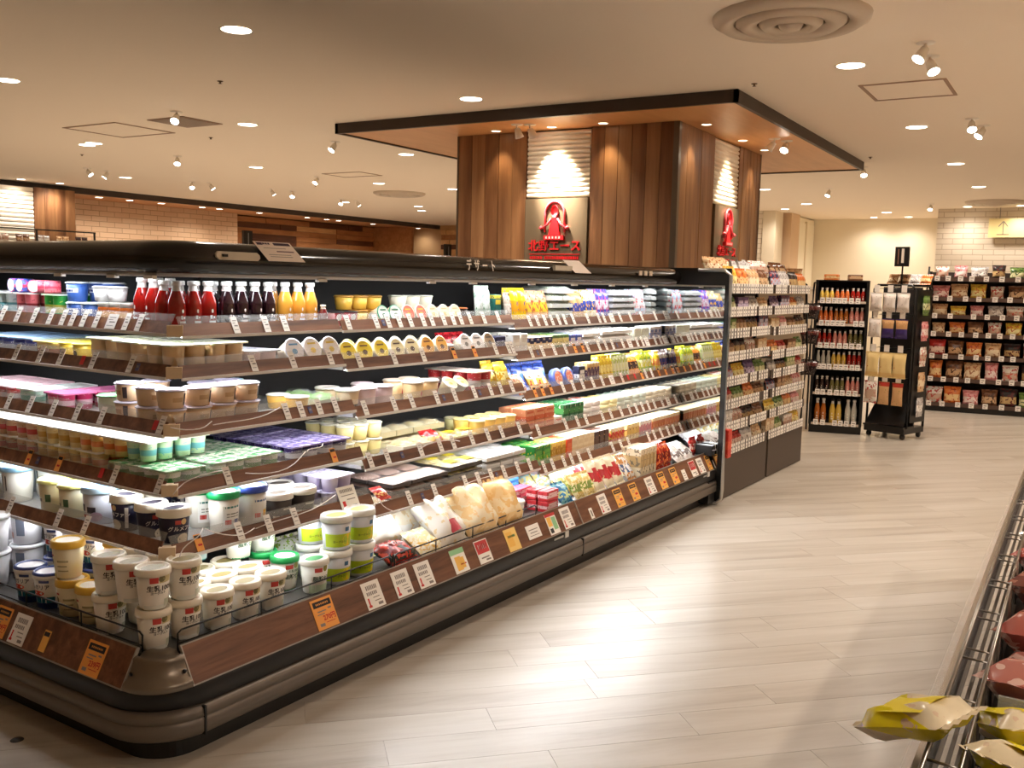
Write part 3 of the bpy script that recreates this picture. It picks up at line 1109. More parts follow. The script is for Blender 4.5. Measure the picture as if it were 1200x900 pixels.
def shelf(bay, n):
    z, d = ZS[bay][n], INS[n]
    a, e = SPAN[bay]
    flip = bay == 'L'
    corner = bay in 'LA'
    f = (lambda x, y: (y, x)) if flip else (lambda x, y: (x, y))
    outline = [(d + .02 if corner else a, d + .02), (e, d + .02), (e, .715), (.715 if corner else a, .715)]
    outline = [f(x, y) for x, y in outline]
    if flip:
        outline = outline[::-1]
    s = MB().prism(outline, z - .006, z + .008).build('shelf', shelf_mat, case)
    g0 = (d + .035) if corner else a + .004
    g1 = e - .004
    L = g1 - g0
    c, sn = math.cos(TILT), math.sin(TILT)
    def slant(b):                       # lean the top inwards, then carry to the shelf edge
        b.v = [(x, y * c + zz * sn, -y * sn + zz * c) for x, y, zz in b.v]
        return b
    def put(b, nm, mat, kind=None):
        b.v = [(x + g0, y + d, zz + z - .004) for x, y, zz in b.v]
        if flip:
            b.v = [(y, x, zz) for x, y, zz in b.v]
            b.f = [q[::-1] for q in b.f]
        return b.build(nm, mat, s, kind=kind)
    # the price rail may step: on the left face the far part of the top shelf sits a little higher
    put(slant(MB().box(0, L, 0, .004, .002, .042)), 'price_rail', rail_wood)
    put(MB().box(-.003, L + .003, -.003, .004, -.0068, .002), 'shelf_edge', edge_mat)
    put(slant(MB().box(0, L, .004, .0055, .03, .068)), 'clear_guard', GUARD)
    if corner and not flip:
        b = MB().prism([(d - .002, d + .03), (d + .03, d - .002), (d + .05, d + .02), (d + .02, d + .05)], z - .004, z + .03)
        b.build('corner_block', block_mat, s)
    put(MB().box(.03, L - .03, .03, .052, -.006, -.0025), 'led_strip', led_far if bay == 'C' else led_mat)
    for tk in TAGPX.get((bay, n), '').split():
        i = 0
        while tk[i].isdigit():
            i += 1
        px, kd = int(tk[:i]), tk[i:]
        t = face_pos('L' if flip else 'R', px, d + .01, z + .025)
        if not g0 + .008 < t < g1 - .008:
            t = min(max(t, g0 + .02), g1 - .02)
        o = link('price_tag', tag_mesh(kd), s)
        yy, zz = -.002, .003 if kd not in 'rb' else .012
        y1, z1 = yy * c + zz * sn, -yy * sn + zz * c
        if flip:
            o.location = (d + y1, t, z - .004 + z1)
            o.rotation_euler = (-TILT, 0, -PI / 2)
        else:
            o.location = (t, d + y1, z - .004 + z1)
            o.rotation_euler = (-TILT, 0, 0)
    return s


SHELVES = {(b, n): shelf(b, n) for b in 'LABC' for n in range(1, 6)}
# light strips under the canopy
MB().box(.42, UE - .03, .30, .325, 1.2965, 1.2995).build('led_strip', led_mat, case)
MB().box(.30, .325, .42, VE - .04, 1.2965, 1.2995).build('led_strip', led_mat, case)
clip = M((235, 233, 228), .4)
for px in (375, 504, 553, 622, 672, 716, 755):
    uu = face_pos('R', px, .26, 1.296)
    MB().box(uu - .02, uu + .02, .246, .262, 1.282, 1.292).build('trim_clip', clip, case)
for px in (72, 134, 178):
    vv = face_pos('L', px, .26, 1.296)
    MB().box(.246, .262, vv - .02, vv + .02, 1.282, 1.292).build('trim_clip', clip, case)

# white security cords drooping along the shelf edges near the corner
cord = M((236, 228, 222), .5)


def droop(bay, n, px0, px1, h0, h1, sag, out=.02, face='R'):
    z, d = ZS[bay][n], INS[n] - out
    t0, t1 = face_pos(face, px0, d, z), face_pos(face, px1, d, z)
    pts = []
    for i in range(9):
        k = i / 8
        pts.append((t0 + (t1 - t0) * k, d + .01 * math.sin(k * 7), z + h0 + (h1 - h0) * k - sag * math.sin(PI * k)))
    MB().tube(pts, .0016, 5).build('security_cord', cord, SHELVES[(bay, n)])


for a in (('A', 3, 200, 250, .03, .03, .015), ('A', 3, 250, 330, .02, .045, .01), ('A', 4, 203, 262, .01, .05, -.02), ('A', 4, 288, 360, .03, .06, .03), ('A', 4, 360, 380, .06, .075, 0),
          ('A', 5, 210, 240, .0, .07, -.01), ('A', 5, 240, 300, .07, .03, .02), ('A', 5, 300, 395, .03, .07, .01), ('B', 4, 490, 540, .03, .03, -.02), ('B', 5, 445, 470, .06, .0, .02), ('B', 5, 535, 580, .0, .03, -.02)):
    droop(*a)

# ---------------------------------------------------------------- timber front rails with price cards
RT0, RB0 = (-.004, .312), (-.054, .216)             # top and foot of the slanted rail: (inset, height)
RA = math.atan2(RT0[0] - RB0[0], RT0[1] - RB0[1])
RH = math.hypot(RT0[0] - RB0[0], RT0[1] - RB0[1])


def front_rail(face, a, e):
    b = MB().box(a, e, .0, .006, 0, RH, 0)
    c, s = math.cos(RA), math.sin(RA)
    def carry(b):
        b.v = [(x, y * c + z * s + RB0[0], -y * s + z * c + RB0[1]) for x, y, z in b.v]
        if face == 'L':
            b.v = [(y, x, z) for x, y, z in b.v]
            b.f = [q[::-1] for q in b.f]
        return b
    r = carry(b).build('front_rail', rail_wood, case)
    for z0, z1 in ((-.003, .001), (RH - .001, RH + .003)):
        carry(MB().box(a, e, -.0015, .0075, z0, z1)).build('rail_edge', M((168, 160, 150), .3, alpha=.8), r)
    carry(MB().box(a - .002, a + .002, -.002, .0075, -.003, RH + .003)).build('rail_end', M((168, 160, 150), .3), r)
    return r


rails = {'L': front_rail('L', .075, VE - .02), 'R1': front_rail('R', .072, 2.2), 'R2': front_rail('R', 2.206, UE - .03)}
YEL = M((244, 190, 90), .6)


def card(px, py, kind, w, h, z0=.004):
    """price card lying on the slanted front rail"""
    face = 'L' if px < 170 else 'R'
    zz = RB0[1] + (z0 + h / 2) * math.cos(RA)
    dd = RB0[0] + (z0 + h / 2) * math.sin(RA)
    t = face_pos(face, px, dd, zz)
    b = MB().box(-w / 2, w / 2, -.0012, 0, 0, h)
    mats = [PAPER, GREYINK, REDINK, DARKINK, YEL, M((150, 200, 150), .6), M((196, 60, 60), .6), M((120, 150, 90), .6)]
    y = -.0016
    q = lambda x0, x1, a0, a1, m: b.quad((x0 * w, y, a0 * h), (x1 * w, y, a0 * h), (x1 * w, y, a1 * h), (x0 * w, y, a1 * h), m)
    def tx(s, size, x, z, m):
        tm = text_mb(s, size, m, bold=size * .03)
        tm.v = [(X + x * w, Y - .0018, Z + z * h) for X, Y, Z in tm.v]
        b.add(tm)
    if kind.startswith('o'):
        mats[0] = ORANGE if kind != 'oy' else M((240, 178, 84), .6)
        q(-.42, .42, .72, .92, 3)
        if w > .05:
            for k in range(8):
                x = -.28 + k * .075
                tm = MB().quad((x * w, -.0018, .79 * h), ((x + .04) * w, -.0018, .79 * h), ((x + .04) * w, -.0018, .85 * h), (x * w, -.0018, .85 * h), 0)
                b.add(tm)
            q(-.3, .1, .56, .6, 1)
            q(.2, .36, .6, .65, 1)
            q(-.34, .0, .47, .5, 1)
            tx(kind[1:] + '円' if kind[1:] else '', h * .22, .16, .34, 2) if kind[1:].isdigit() else q(.0, .34, .3, .42, 2)
            q(-.05, .38, .18, .2, 2)
            q(-.36, -.14, .1, .2, 1)
    elif kind == 'w':
        for k in range(7):
            q(-.3 + k * .09, -.3 + k * .09 + .06, .7, .86, 1)
        for k in range(6):
            q(-.34 + k * .1, -.34 + k * .1 + .065, .5, .63, 1)
        q(-.06, .3, .38, .41, 1)
        q(-.02, .34, .25, .28, 1)
        q(-.38, -.3, .15, .42, 2)
        q(-.42, -.25, .08, .16, 2)
        q(.12, .38, .08, .18, 1)
    elif kind == 'photo':
        q(-.5, .5, .78, 1, 5)
        q(-.3, .1, .1, .68, 4)
        q(.05, .32, .16, .62, 0 if w < .04 else 4)
        q(.0, .4, .3, .36, 2)
    elif kind == 'red':
        mats[0] = PAPER
        q(-.46, .46, .42, .96, 6)
        for k in range(5):
            q(-.3 + k * .13, -.3 + k * .13 + .07, .6, .82, 0)
        q(-.3, .3, .2, .26, 1)
        q(.0, .36, .08, .15, 1)
    elif kind == 'food':
        mats[0] = M((246, 206, 120), .6)
        q(-.4, .1, .2, .86, 4)
        q(.1, .44, .1, .5, 0)
        q(-.3, .3, .6, .7, 7)
    elif kind == 'img':
        q(-.5, .5, .86, 1, 6)
        q(-.42, -.02, .4, .84, 4)
        q(.02, .42, .2, .8, 5)
        q(.08, .4, .08, .2, 0)
        q(-.4, -.1, .08, .3, 3)
    elif kind == 'wide':
        q(-.34, .34, .62, .68, 1)
        q(-.28, .26, .4, .46, 1)
        q(-.36, .36, .2, .24, 1)
    else:
        q(-.2, .2, .2, .8, 1)
    o = link('price_card', b.mesh('price_card', mats), rails['L' if face == 'L' else ('R1' if t < 2.2 else 'R2')])
    y1, z1 = -.0008 * math.cos(RA) + z0 * math.sin(RA), .0008 * math.sin(RA) + z0 * math.cos(RA)
    if face == 'L':
        o.location = (RB0[0] + y1, t, RB0[1] + z1)
        o.rotation_euler = (-RA, 0, -PI / 2)
    else:
        o.location = (t, RB0[0] + y1, RB0[1] + z1)
        o.rotation_euler = (-RA, 0, 0)


for c in ((2, 715, 'o239', .075, .088), (24, 735, 'w', .078, .086), (53, 753, 'oy', .03, .06, .012), (110, 771, 'o239', .085, .09, .0),
          (380, 720, 'o270', .09, .095), (437, 697, 'w', .085, .09), (471, 683, 'w', .085, .09), (497, 673, 'w', .085, .09), (538, 656, 'photo', .085, .09), (566, 645, 'red', .085, .09),
          (600, 632, 'food', .085, .092), (625, 625, 'wide', .1, .058, .02), (647, 618, 'img', .082, .092), (664, 606, 'w', .085, .095), (693, 600, 's', .03, .05), (707, 590, 'w', .085, .092),
          (725, 584, 'oy', .08, .092), (743, 577, 'oy', .08, .09), (762, 570, 'w', .09, .09), (776, 563, 'oy', .08, .092), (790, 558, 'oy', .08, .092), (802, 556, 'wide', .05, .06), (812, 550, 'red', .08, .09), (821, 547, 'w', .08, .09), (830, 543, 'oy', .06, .09), (837, 541, 's', .03, .05)):
    card(*c)
# small plates on the dark lower panel
for px, w in ((662, .09), (829, .06)):
    uu = face_pos('R', px, -.053, .2)
    b = MB().box(uu, uu + .03, -.056, -.052, .185, .212)
    b.build('model_plate', M((210, 206, 200), .5), case)
    MB().box(uu - w, uu - .012, -.0545, -.052, .192, .2).build('panel_lettering', M((170, 166, 160), .5), case)

# black wire fence in front of the deck
wire = M((18, 17, 17), .4)


def fence(face, a, e):
    b = MB()
    d = .012
    pts = [(a, d, DK), (a, d, DK + .05), (a + .012, d, DK + .058), (e - .012, d, DK + .058), (e, d, DK + .05), (e, d, DK)]
    b.tube(pts, .0028, 5)
    b.tube([(a, d, DK + .022), (e, d, DK + .022)], .0022, 5)
    n = max(2, int((e - a) / .22))
    for i in range(1, n):
        x = a + (e - a) * i / n
        b.tube([(x, d, DK), (x, d, DK + .057)], .0022, 5)
    if face == 'L':
        b.v = [(y, x, z) for x, y, z in b.v]
        b.f = [q[::-1] for q in b.f]
    return b.build('wire_fence', wire, case)


fence('L', .075, .9)
fence('L', .92, 1.9)
fence('R', .075, .95)
fence('R', .97, 1.9)

# ================================================================== GOODS: shapes
PROTO = {}


class Proto:
    def __init__(self, name, cat, w, dpt, h, root, parts=()):
        self.name, self.cat, self.w, self.dpt, self.h = name, cat, w, dpt, h
        self.root, self.parts = root, parts          # root: mesh, parts: [(name, mesh)]


def proto(key):
    def deco(fn):
        def get(*a, **k):
            kk = (key, a, tuple(sorted((x, str(y)) for x, y in k.items())))
            if kk not in PROTO:
                PROTO[kk] = fn(*a, **k)
            return PROTO[kk]
        return get
    return deco


def C(*c):
    return c


@proto('cup')
def cup(rt=.045, rb=.036, h=.112, body=(238, 232, 218), lid=(236, 226, 204), lh=.016, top=None, prints=(), seg=20, lr=.003, rough=.35, name='yogurt_cup', rim=None, ridge=False, oval=False):
    """tapered tub with a lid; prints: (kind, material colour, args)"""
    bh = h - lh * .7
    rf = lambda z: rb + (rt - rb) * max(0, min(1, z / bh))
    root = MB().lathe([(0, 0), (rb - .003, 0), (rb, .003), (rt, bh), (rt * .9, bh)], seg).mesh('cup_body', M(body, rough))
    R = rt + lr
    pr = [(R - .001, h - lh), (R + .0008, h - lh + .001), (R, h - lh * .45), (R - .0012, h - .003), (R - .005, h), (R - .008, h - .001), (R - .010, h - .0045), (0, h - .004)]
    mt = [0, 0, 0, 0, 1 if rim else 0, 1 if rim else 0, 0]
    if rim:
        mt[2] = mt[3] = 1
    lidm = MB().lathe(pr, seg, mt)
    mats = [M(lid, .35), M(rim or lid, .35), M(top or lid, .4)]
    if top:
        b = MB().lathe([(0, 0), ((R - .014), 0)], 16)
        b.v = [(x * (1 if not oval else 1.0), y * (.62 if oval else 1), h - .0036) for x, y, z in b.v]
        lidm.add(b, mat_off=2)
    parts = [('lid', lidm.mesh('lid', mats))]
    if prints:
        b = MB()
        ms = []
        for p in prints:
            col = p[1]
            if col not in ms:
                ms.append(col)
            mi = ms.index(col)
            if p[0] == 't':                          # text: string, size, z, angle
                b.add(wrap(text_mb(p[2], p[3], mi, bold=p[3] * .02), rf, p[4], .0009, p[5] if len(p) > 5 else 0))
            elif p[0] == 'q':
                b.add(patch(rf, p[2], p[3], p[4], p[5], .0004, 6 if p[3] - p[2] < 3 else 20, mi))
            elif p[0] == 'e':
                b.add(patch(rf, p[2], p[3], p[4], p[5], .0006, 6, mi, True))
        parts.append(('printed_label', b.mesh('printed_label', [M(c, .4) for c in ms])))
    return Proto(name, 'yogurt', 2 * R + .002, 2 * R + .002, h, root, parts)


@proto('bottle')
def bottle(liq=(150, 20, 18), r=.027, h=.152, cap=(236, 236, 234), ink=(240, 236, 232), name='juice_bottle'):
    body = MB().lathe([(0, 0), (r - .003, 0), (r, .004), (r, h * .52), (r * .93, h * .6), (r * .55, h * .8), (r * .47, h * .86), (r * .47, h * .93)], 14)
    root = body.mesh('bottle_glass', M(liq, .06, coat=.6))
    parts = [('neck', MB().lathe([(r * .56, h * .8), (r * .48, h * .865), (r * .48, h * .92)], 14).mesh('neck', M((214, 210, 206), .1))),
             ('cap', MB().lathe([(r * .56, h * .91), (r * .6, h * .915), (r * .6, h - .003), (r * .54, h), (0, h)], 14).mesh('cap', M(cap, .35)))]
    rf = lambda z: r if z < h * .52 else r * (1 - (z / h - .52) * 1.4)
    b = MB()
    b.add(patch(rf, -.28, -.02, h * .24, h * .31, .0006, 3))
    b.add(patch(rf, .08, .3, h * .25, h * .29, .0006, 3))
    b.add(patch(rf, -.4, .4, h * .16, h * .2, .0006, 5))
    b.add(patch(rf, 1.3, 1.75, h * .08, h * .4, .0006, 4))
    b.add(patch(rf, -.14, .1, h * .36, h * .44, .0006, 4, 0, True))
    parts.append(('printed_label', b.mesh('printed_label', M(ink, .4))))
    return Proto(name, 'bottle', 2 * r + .003, 2 * r + .003, h, root, parts)


@proto('jar')
def jar(body=(170, 84, 30), lid=(206, 204, 198), r=.027, h=.06, label=None, name='glass_jar'):
    root = MB().lathe([(0, 0), (r - .002, 0), (r, .004), (r, h * .72), (r * .86, h * .82)], 14).mesh('jar_glass', M(body, .1, coat=.5))
    parts = [('lid', MB().lathe([(r * .86, h * .78), (r * .93, h * .8), (r * .93, h - .002), (r * .88, h), (0, h)], 14).mesh('lid', M(lid, .3, metal=.4)))]
    if label:
        parts.append(('printed_label', patch(lambda z: r, -1.2, 1.2, h * .18, h * .6, .0006, 8).mesh('printed_label', M(label, .5))))
    return Proto(name, 'jar', 2 * r + .002, 2 * r + .002, h, root, parts)


@proto('pack4')
def pack4(cupc=(238, 214, 160), film=(244, 240, 226), n=2, r=.03, h=.062, spot=None, name='yogurt_multipack', gap=.001, thr=.62, film2=None):
    """four-pack: n x n small cups under one printed film"""
    b = MB()
    for i in range(n):
        for j in range(n):
            x, y = (i - (n - 1) / 2) * (2 * r + gap), (j - (n - 1) / 2) * (2 * r + gap)
            b.lathe([(0, 0), (r * .8, 0), (r * .94, h - .003)], 12, cx=x, cy=y)
    w = n * (2 * r + gap)
    root = b.mesh('cups', printed(cupc, spot or cupc, spot or cupc, (.3, .62), 1, .35, 9, .66) if spot else M(cupc, .4))
    q = MB().box(-w / 2, w / 2, -w / 2, w / 2, h - .003, h, 0, .004)
    parts = [('film', q.mesh('film', printed(film, film2 or film, film2 or film, (2, 3), 2, .3, 5, thr)))]
    return Proto(name, 'yogurt', w + .002, w + .002, h, root, parts)


@proto('domecup')
def domecup(face=(250, 214, 90), rim=(244, 236, 214), mark=(120, 84, 40), r=.037, h=.055, tilt=62, body=(236, 226, 200), name='dessert_cup', mk=.3):
    """dessert cup tipped forward so that its round printed lid faces the aisle"""
    mx = Matrix.Rotation(math.radians(tilt), 4, 'X')
    a = MB().lathe([(0, 0), (r * .75, 0), (r * .95, h)], 16)
    l = MB().lathe([(r * .95, h - .003), (r, h - .002), (r, h + .001), (r * .9, h + .002), (r * .86, h + .0012), (r * .3, h + .0012), (0, h + .0012)], 18, [0, 0, 0, 1, 1, 1])
    p = MB().lathe([(0, 0), (r * mk, 0)], 10)
    p.v = [(x, y * .8 - r * .15, h + .002) for x, y, z in p.v]
    q = MB().box(-r * .45, r * .45, r * .38, r * .52, h + .0014, h + .0022)
    al = [a, l, p, q]
    for m in al:
        m.xform(mx)
    z0 = min(v[2] for m in al for v in m.v)
    for m in al:
        m.v = [(x, y, z - z0) for x, y, z in m.v]
    root = a.mesh('cup_body', M(body, .4))
    parts = [('lid', l.mesh('lid', [M(rim, .3), M(face, .3)])), ('printed_label', p.add(q).mesh('printed_label', M(mark, .4)))]
    ys = [v[1] for m in al for v in m.v]
    return Proto(name, 'dessert', 2 * r + .002, max(ys) - min(ys), max(v[2] for m in al for v in m.v), root, parts)


@proto('carton')
def carton(c1=(240, 236, 224), c2=(200, 40, 40), c3=(230, 200, 90), w=.06, d=.04, h=.09, seed=0, band=(.3, .6), tilt=0, thr=.62, blot=6, name='carton', top=None, rough=.4):
    b = MB().box(-w / 2, w / 2, -d / 2, d / 2, 0, h, 0, .0022)
    t = MB()
    e = .0005
    t.quad((-w * .36, -d / 2 - e, h * .62), (w * .36, -d / 2 - e, h * .62), (w * .36, -d / 2 - e, h * .8), (-w * .36, -d / 2 - e, h * .8))
    f = MB().box(-w / 2 + .003, w / 2 - .003, -d * .06, d * .06, h, h + .0015)
    al = [b, t, f]
    if tilt:
        mx = Matrix.Rotation(-math.radians(tilt), 4, 'X')
        for m in al:
            m.xform(mx)
        z0 = min(v[2] for m in al for v in m.v)
        for m in al:
            m.v = [(x, y, z - z0) for x, y, z in m.v]
    ys = [v[1] for m in al for v in m.v]
    return Proto(name, 'carton', w + .002, max(ys) - min(ys) + .002, max(v[2] for m in al for v in m.v), b.mesh('box', printed(c1, c2, c3, band, seed, rough, blot, thr)),
                 [('printed_label', t.mesh('printed_label', M(top or c2, .4))), ('flap_seam', f.mesh('flap_seam', M(c1, .4)))])


def pillow(w, h, t, nx=7, nz=8, seal=.012, seed=0, wr=.12, pinch=.1):
    """soft bag standing in the xz plane: bulging faces, crimped ends"""
    q = random.Random(seed)
    ph = [q.random() * 6 for _ in range(4)]
    b = MB()
    for sgn in (-1, 1):
        rows = []
        for j in range(nz + 1):
            v = j / nz
            z = seal + (h - 2 * seal) * v
            row = []
            for i in range(nx + 1):
                u = 2 * i / nx - 1
                f = (max(0, 1 - u ** 6) ** .5) * (max(0, 1 - (2 * v - 1) ** 4) ** .55)
                th = t / 2 * f * (1 + wr * math.sin(7 * u + ph[0] + 3 * v) + wr * math.sin(9 * v + ph[1] - 4 * u))
                wx = w / 2 * (1 - pinch * math.sin(PI * v)) * u
                row.append((wx, sgn * th, z))
            rows.append(row if sgn < 0 else row[::-1])
        b.grid(rows, 0, True)
    for z0, z1 in ((0, seal), (h - seal, h)):
        rows = []
        n = 10
        for z in (z0, z1):
            rows.append([(w / 2 * (2 * i / n - 1), (.0015 if i % 2 else -.0015), z) for i in range(n + 1)])
        b.grid(rows, 0, False)
    return b


@proto('bag')
def bag(c1=(230, 190, 140), c2=(240, 230, 210), c3=(200, 60, 50), w=.09, h=.12, t=.04, tilt=0, seed=0, band=(.35, .65), thr=.6, blot=6, rough=.25, label=None, name='bag', cat='packet', lab=(.5, .3, .55), flat=False):
    a = pillow(w, h, t, seed=seed)
    al = [a]
    if label:
        l = MB()
        lw, z0, z1 = lab
        y = -t / 2 * 1.1
        rows = [[(w * lw * (i / 4 - .5), y * (1 - .25 * (i / 2 - 1) ** 2), h * z) for i in range(5)] for z in (z0, (z0 + z1) / 2, z1)]
        l.grid(rows)
        al.append(l)
    if tilt:
        mx = Matrix.Rotation(-math.radians(tilt), 4, 'X')
        for m in al:
            m.xform(mx)
        z0 = min(v[2] for m in al for v in m.v)
        for m in al:
            m.v = [(x, y, z - z0) for x, y, z in m.v]
    ys = [v[1] for m in al for v in m.v]
    ym = (max(ys) + min(ys)) / 2
    for m in al:
        m.v = [(x, y - ym, z) for x, y, z in m.v]
    parts = [('printed_label', al[1].mesh('printed_label', M(label, .35)))] if label else []
    return Proto(name, cat, w + .001, max(ys) - min(ys), max(v[2] for m in al for v in m.v), a.mesh('bag_body', printed(c1, c2, c3, band, seed, rough, blot, thr)), parts)


@proto('tray')
def tray(food=(200, 170, 120), tr=(236, 232, 222), w=.09, d=.08, h=.03, lid=True, seed=0, c3=None, label=None, name='food_tray', cat='food tray'):
    """shallow plastic tray with food under a clear, softly domed film"""
    b = MB()
    b.prism([(-w / 2, -d / 2), (w / 2, -d / 2), (w / 2, d / 2), (-w / 2, d / 2)], 0, h * .55)
    f = MB()
    nx, ny = 5, 4
    q = random.Random(seed)
    rows = [[(w * .47 * (2 * i / nx - 1), d * .47 * (2 * j / ny - 1), h * .5 + (h * .5 - .002) * (1 if 0 < i < nx and 0 < j < ny else .15) * q.uniform(.6, 1)) for i in range(nx + 1)] for j in range(ny + 1)]
    f.grid(rows)
    parts = [('filling', f.mesh('filling', printed(food, c3 or food, c3 or food, (2, 3), seed, .35, 9, .55)))]
    if label:
        l = MB().box(-w * .25, w * .25, -d * .3, d * .2, h - .001, h + .0005)
        parts.append(('sticker', l.mesh('sticker', M(label, .4))))
    if lid:
        rows = [[(w * .495 * (2 * i / 4 - 1), d * .495 * (2 * j / 4 - 1), h * (1 if 0 < i < 4 and 0 < j < 4 else .56)) for i in range(5)] for j in range(5)]
        parts.append(('clear_film', MB().grid(rows).mesh('clear_film', CLEAR)))
    return Proto(name, cat, w + .002, d + .002, h + .001, b.mesh('tray_base', M(tr, .4)), parts)


@proto('disc')
def disc(c1=(240, 236, 220), c2=(200, 40, 40), c3=(240, 200, 80), r=.05, h=.03, stand=False, seed=0, name='round_cheese', cat='cheese'):
    b = MB().lathe([(0, 0), (r - .003, 0), (r, .003), (r, h - .003), (r - .003, h), (0, h)], 18)
    l = MB().lathe([(0, h + .0004), (r * .7, h + .0004)], 14)
    al = [b, l]
    if stand:
        mx = Matrix.Rotation(math.radians(72), 4, 'X')
        for m in al:
            m.xform(mx)
        z0 = min(v[2] for v in b.v)
        for m in al:
            m.v = [(x, y, z - z0) for x, y, z in m.v]
    ys = [v[1] for v in b.v]
    ym = (max(ys) + min(ys)) / 2
    for m in al:
        m.v = [(x, y - ym, z) for x, y, z in m.v]
    return Proto(name, cat, 2 * r + .002, max(ys) - min(ys) + .002, max(v[2] for v in b.v), b.mesh('box', M(c1, .4)), [('printed_label', l.mesh('printed_label', printed(c2, c1, c3, (2, 3), seed, .4, 5, .55)))])


@proto('roll')
def roll(c1=(60, 90, 170), end=(230, 232, 240), r=.026, L=.06, c3=(220, 60, 90)):
    """short drum lying on its side, end cap towards the aisle"""
    b = MB().lathe([(0, 0), (r, 0), (r, L), (0, L)], 16)
    e = MB().lathe([(r * .86, L + .0005), (0, L + .0005)], 14)
    mx = Matrix.Rotation(PI / 2, 4, 'X')
    for m in (b, e):
        m.xform(mx)
        m.v = [(x, y + L / 2, z + r) for x, y, z in m.v]
    return Proto('cheese_drum', 'cheese', 2 * r + .002, L, 2 * r, b.mesh('drum', printed(c1, c3, c3, (.4, .55), 3, .4)), [('end_cap', e.mesh('end_cap', M(end, .4)))])


NPLACED = 0


def place(p, loc, rz, label, group, cat=None):
    """one individual: a copy of the thing and of each of its parts (mesh data shared)"""
    global NPLACED
    NPLACED += 1
    o = link(p.name, p.root, None, loc, rz)
    tag(o, label, cat or p.cat, group)
    for nm, me in p.parts:
        link(nm, me, o)
    return o


ORD = {0: 'bottom deck', 1: 'top shelf', 2: 'second shelf', 3: 'third shelf', 4: 'fourth shelf', 5: 'lowest shelf'}
BAYN = {'L': 'left face', 'A': 'corner bay', 'B': 'middle bay', 'C': 'far bay'}
NTH = ['first', 'second', 'third', 'fourth', 'fifth', 'sixth', 'seventh', 'eighth', 'ninth', 'tenth', 'eleventh', 'twelfth', '13th', '14th', '15th', '16th']
WR = random.Random(11)
USED = {}


def lay(mx, rz, a, e, d, z, p, look, where, rows=1, tiers=1, gap=.003, jit=.0015, yaw=0, skip=0, maxn=None, jy=3, lim=None, dmax=9, occ_key=None, swap=False, rtl=False, cat=None, pos=None):
    """a stretch of alike goods: as many abreast as fit between a and e, rows deep, tiers high; each gets its own place in its label"""
    st = p.w + gap
    k = max(1, int((e - a + gap + .25 * st) / st))
    if maxn:
        k = min(k, maxn)
    m = (a + e) / 2
    occ = USED.setdefault(occ_key, [])
    got = {}
    for r in range(rows):
        for t in range(tiers):
            for i in range(k):
                if t and skip and WR.random() < skip:
                    continue
                x = m + (i - (k - 1) / 2) * st + WR.uniform(-jit, jit) * .6
                y = d + p.dpt / 2 + r * (p.dpt + .004) + WR.uniform(0, jit)
                if lim and not lim[0] + p.w / 2 < x < lim[1] - p.w / 2:
                    continue
                if y + p.dpt / 2 > dmax:
                    continue
                zt = z + t * (p.h + .0004)
                cx_, cy_ = (y, x) if swap else (x, y)
                hw, hd = (p.dpt / 2, p.w / 2) if swap else (p.w / 2, p.dpt / 2)
                bx = (cx_ - hw, cx_ + hw, cy_ - hd, cy_ + hd, zt, zt + p.h)
                if any(bx[0] < o[1] - .003 and o[0] < bx[1] - .003 and bx[2] < o[3] - .003 and o[2] < bx[3] - .003 and bx[4] < o[5] - .002 and o[4] < bx[5] - .002 for o in occ):
                    continue
                occ.append(bx)
                got.setdefault((r, t), []).append((x, mx @ Vector((cx_, cy_, zt))))
    grp = look + ', ' + where
    nr = len({r for r, t in got})
    ntt = len({t for r, t in got})
    for (r, t), L_ in got.items():
        L_.sort(key=lambda q: -q[0] if rtl else q[0])
        for j, (x, q) in enumerate(L_):
            w = []
            if nr > 1:
                w.append('front' if r == 0 else ('back' if nr == 2 else ('middle' if r < nr - 1 else 'rear')))
            if ntt > 1:
                w.append('upper' if t == tiers - 1 else ('lower' if t == 0 else ('middle' if tiers == 3 else NTH[tiers - 1 - t])))
            if len(L_) > 1:
                w += [NTH[j], 'from', 'left']
            lab = look + (', ' + ' '.join(w) if w else '') + ', ' + where
            place(p, q, rz + math.radians(yaw + WR.uniform(-jy, jy)), lab, grp, cat)


def row(bay, n, px0, px1, p, look, rows=1, tiers=1, gap=.003, d0=None, uv=None, z_off=0, **k):
    """goods on one shelf of the island case"""
    face = 'L' if bay == 'L' else 'R'
    z = ZS[bay][n] + (.0085 if n else .0005) + z_off
    d = d0 if d0 is not None else (INS[n] + .045 if n else .03)
    if uv:
        a, e = uv
    else:
        a, e = face_pos(face, px0, d, z), face_pos(face, px1, d, z)
        if face == 'L':
            a, e = e, a
    lay(CW, -TH if face == 'R' else -TH - PI / 2, a, e, d, z, p, look, ORD[n] + ' ' + BAYN[bay], rows, tiers, gap,
        lim=(0, UE - .01) if face == 'R' else (0, VE - .03), dmax=.716, occ_key=(n, 'LA' if bay in 'LA' else bay), swap=face == 'L', rtl=face == 'L', **k)

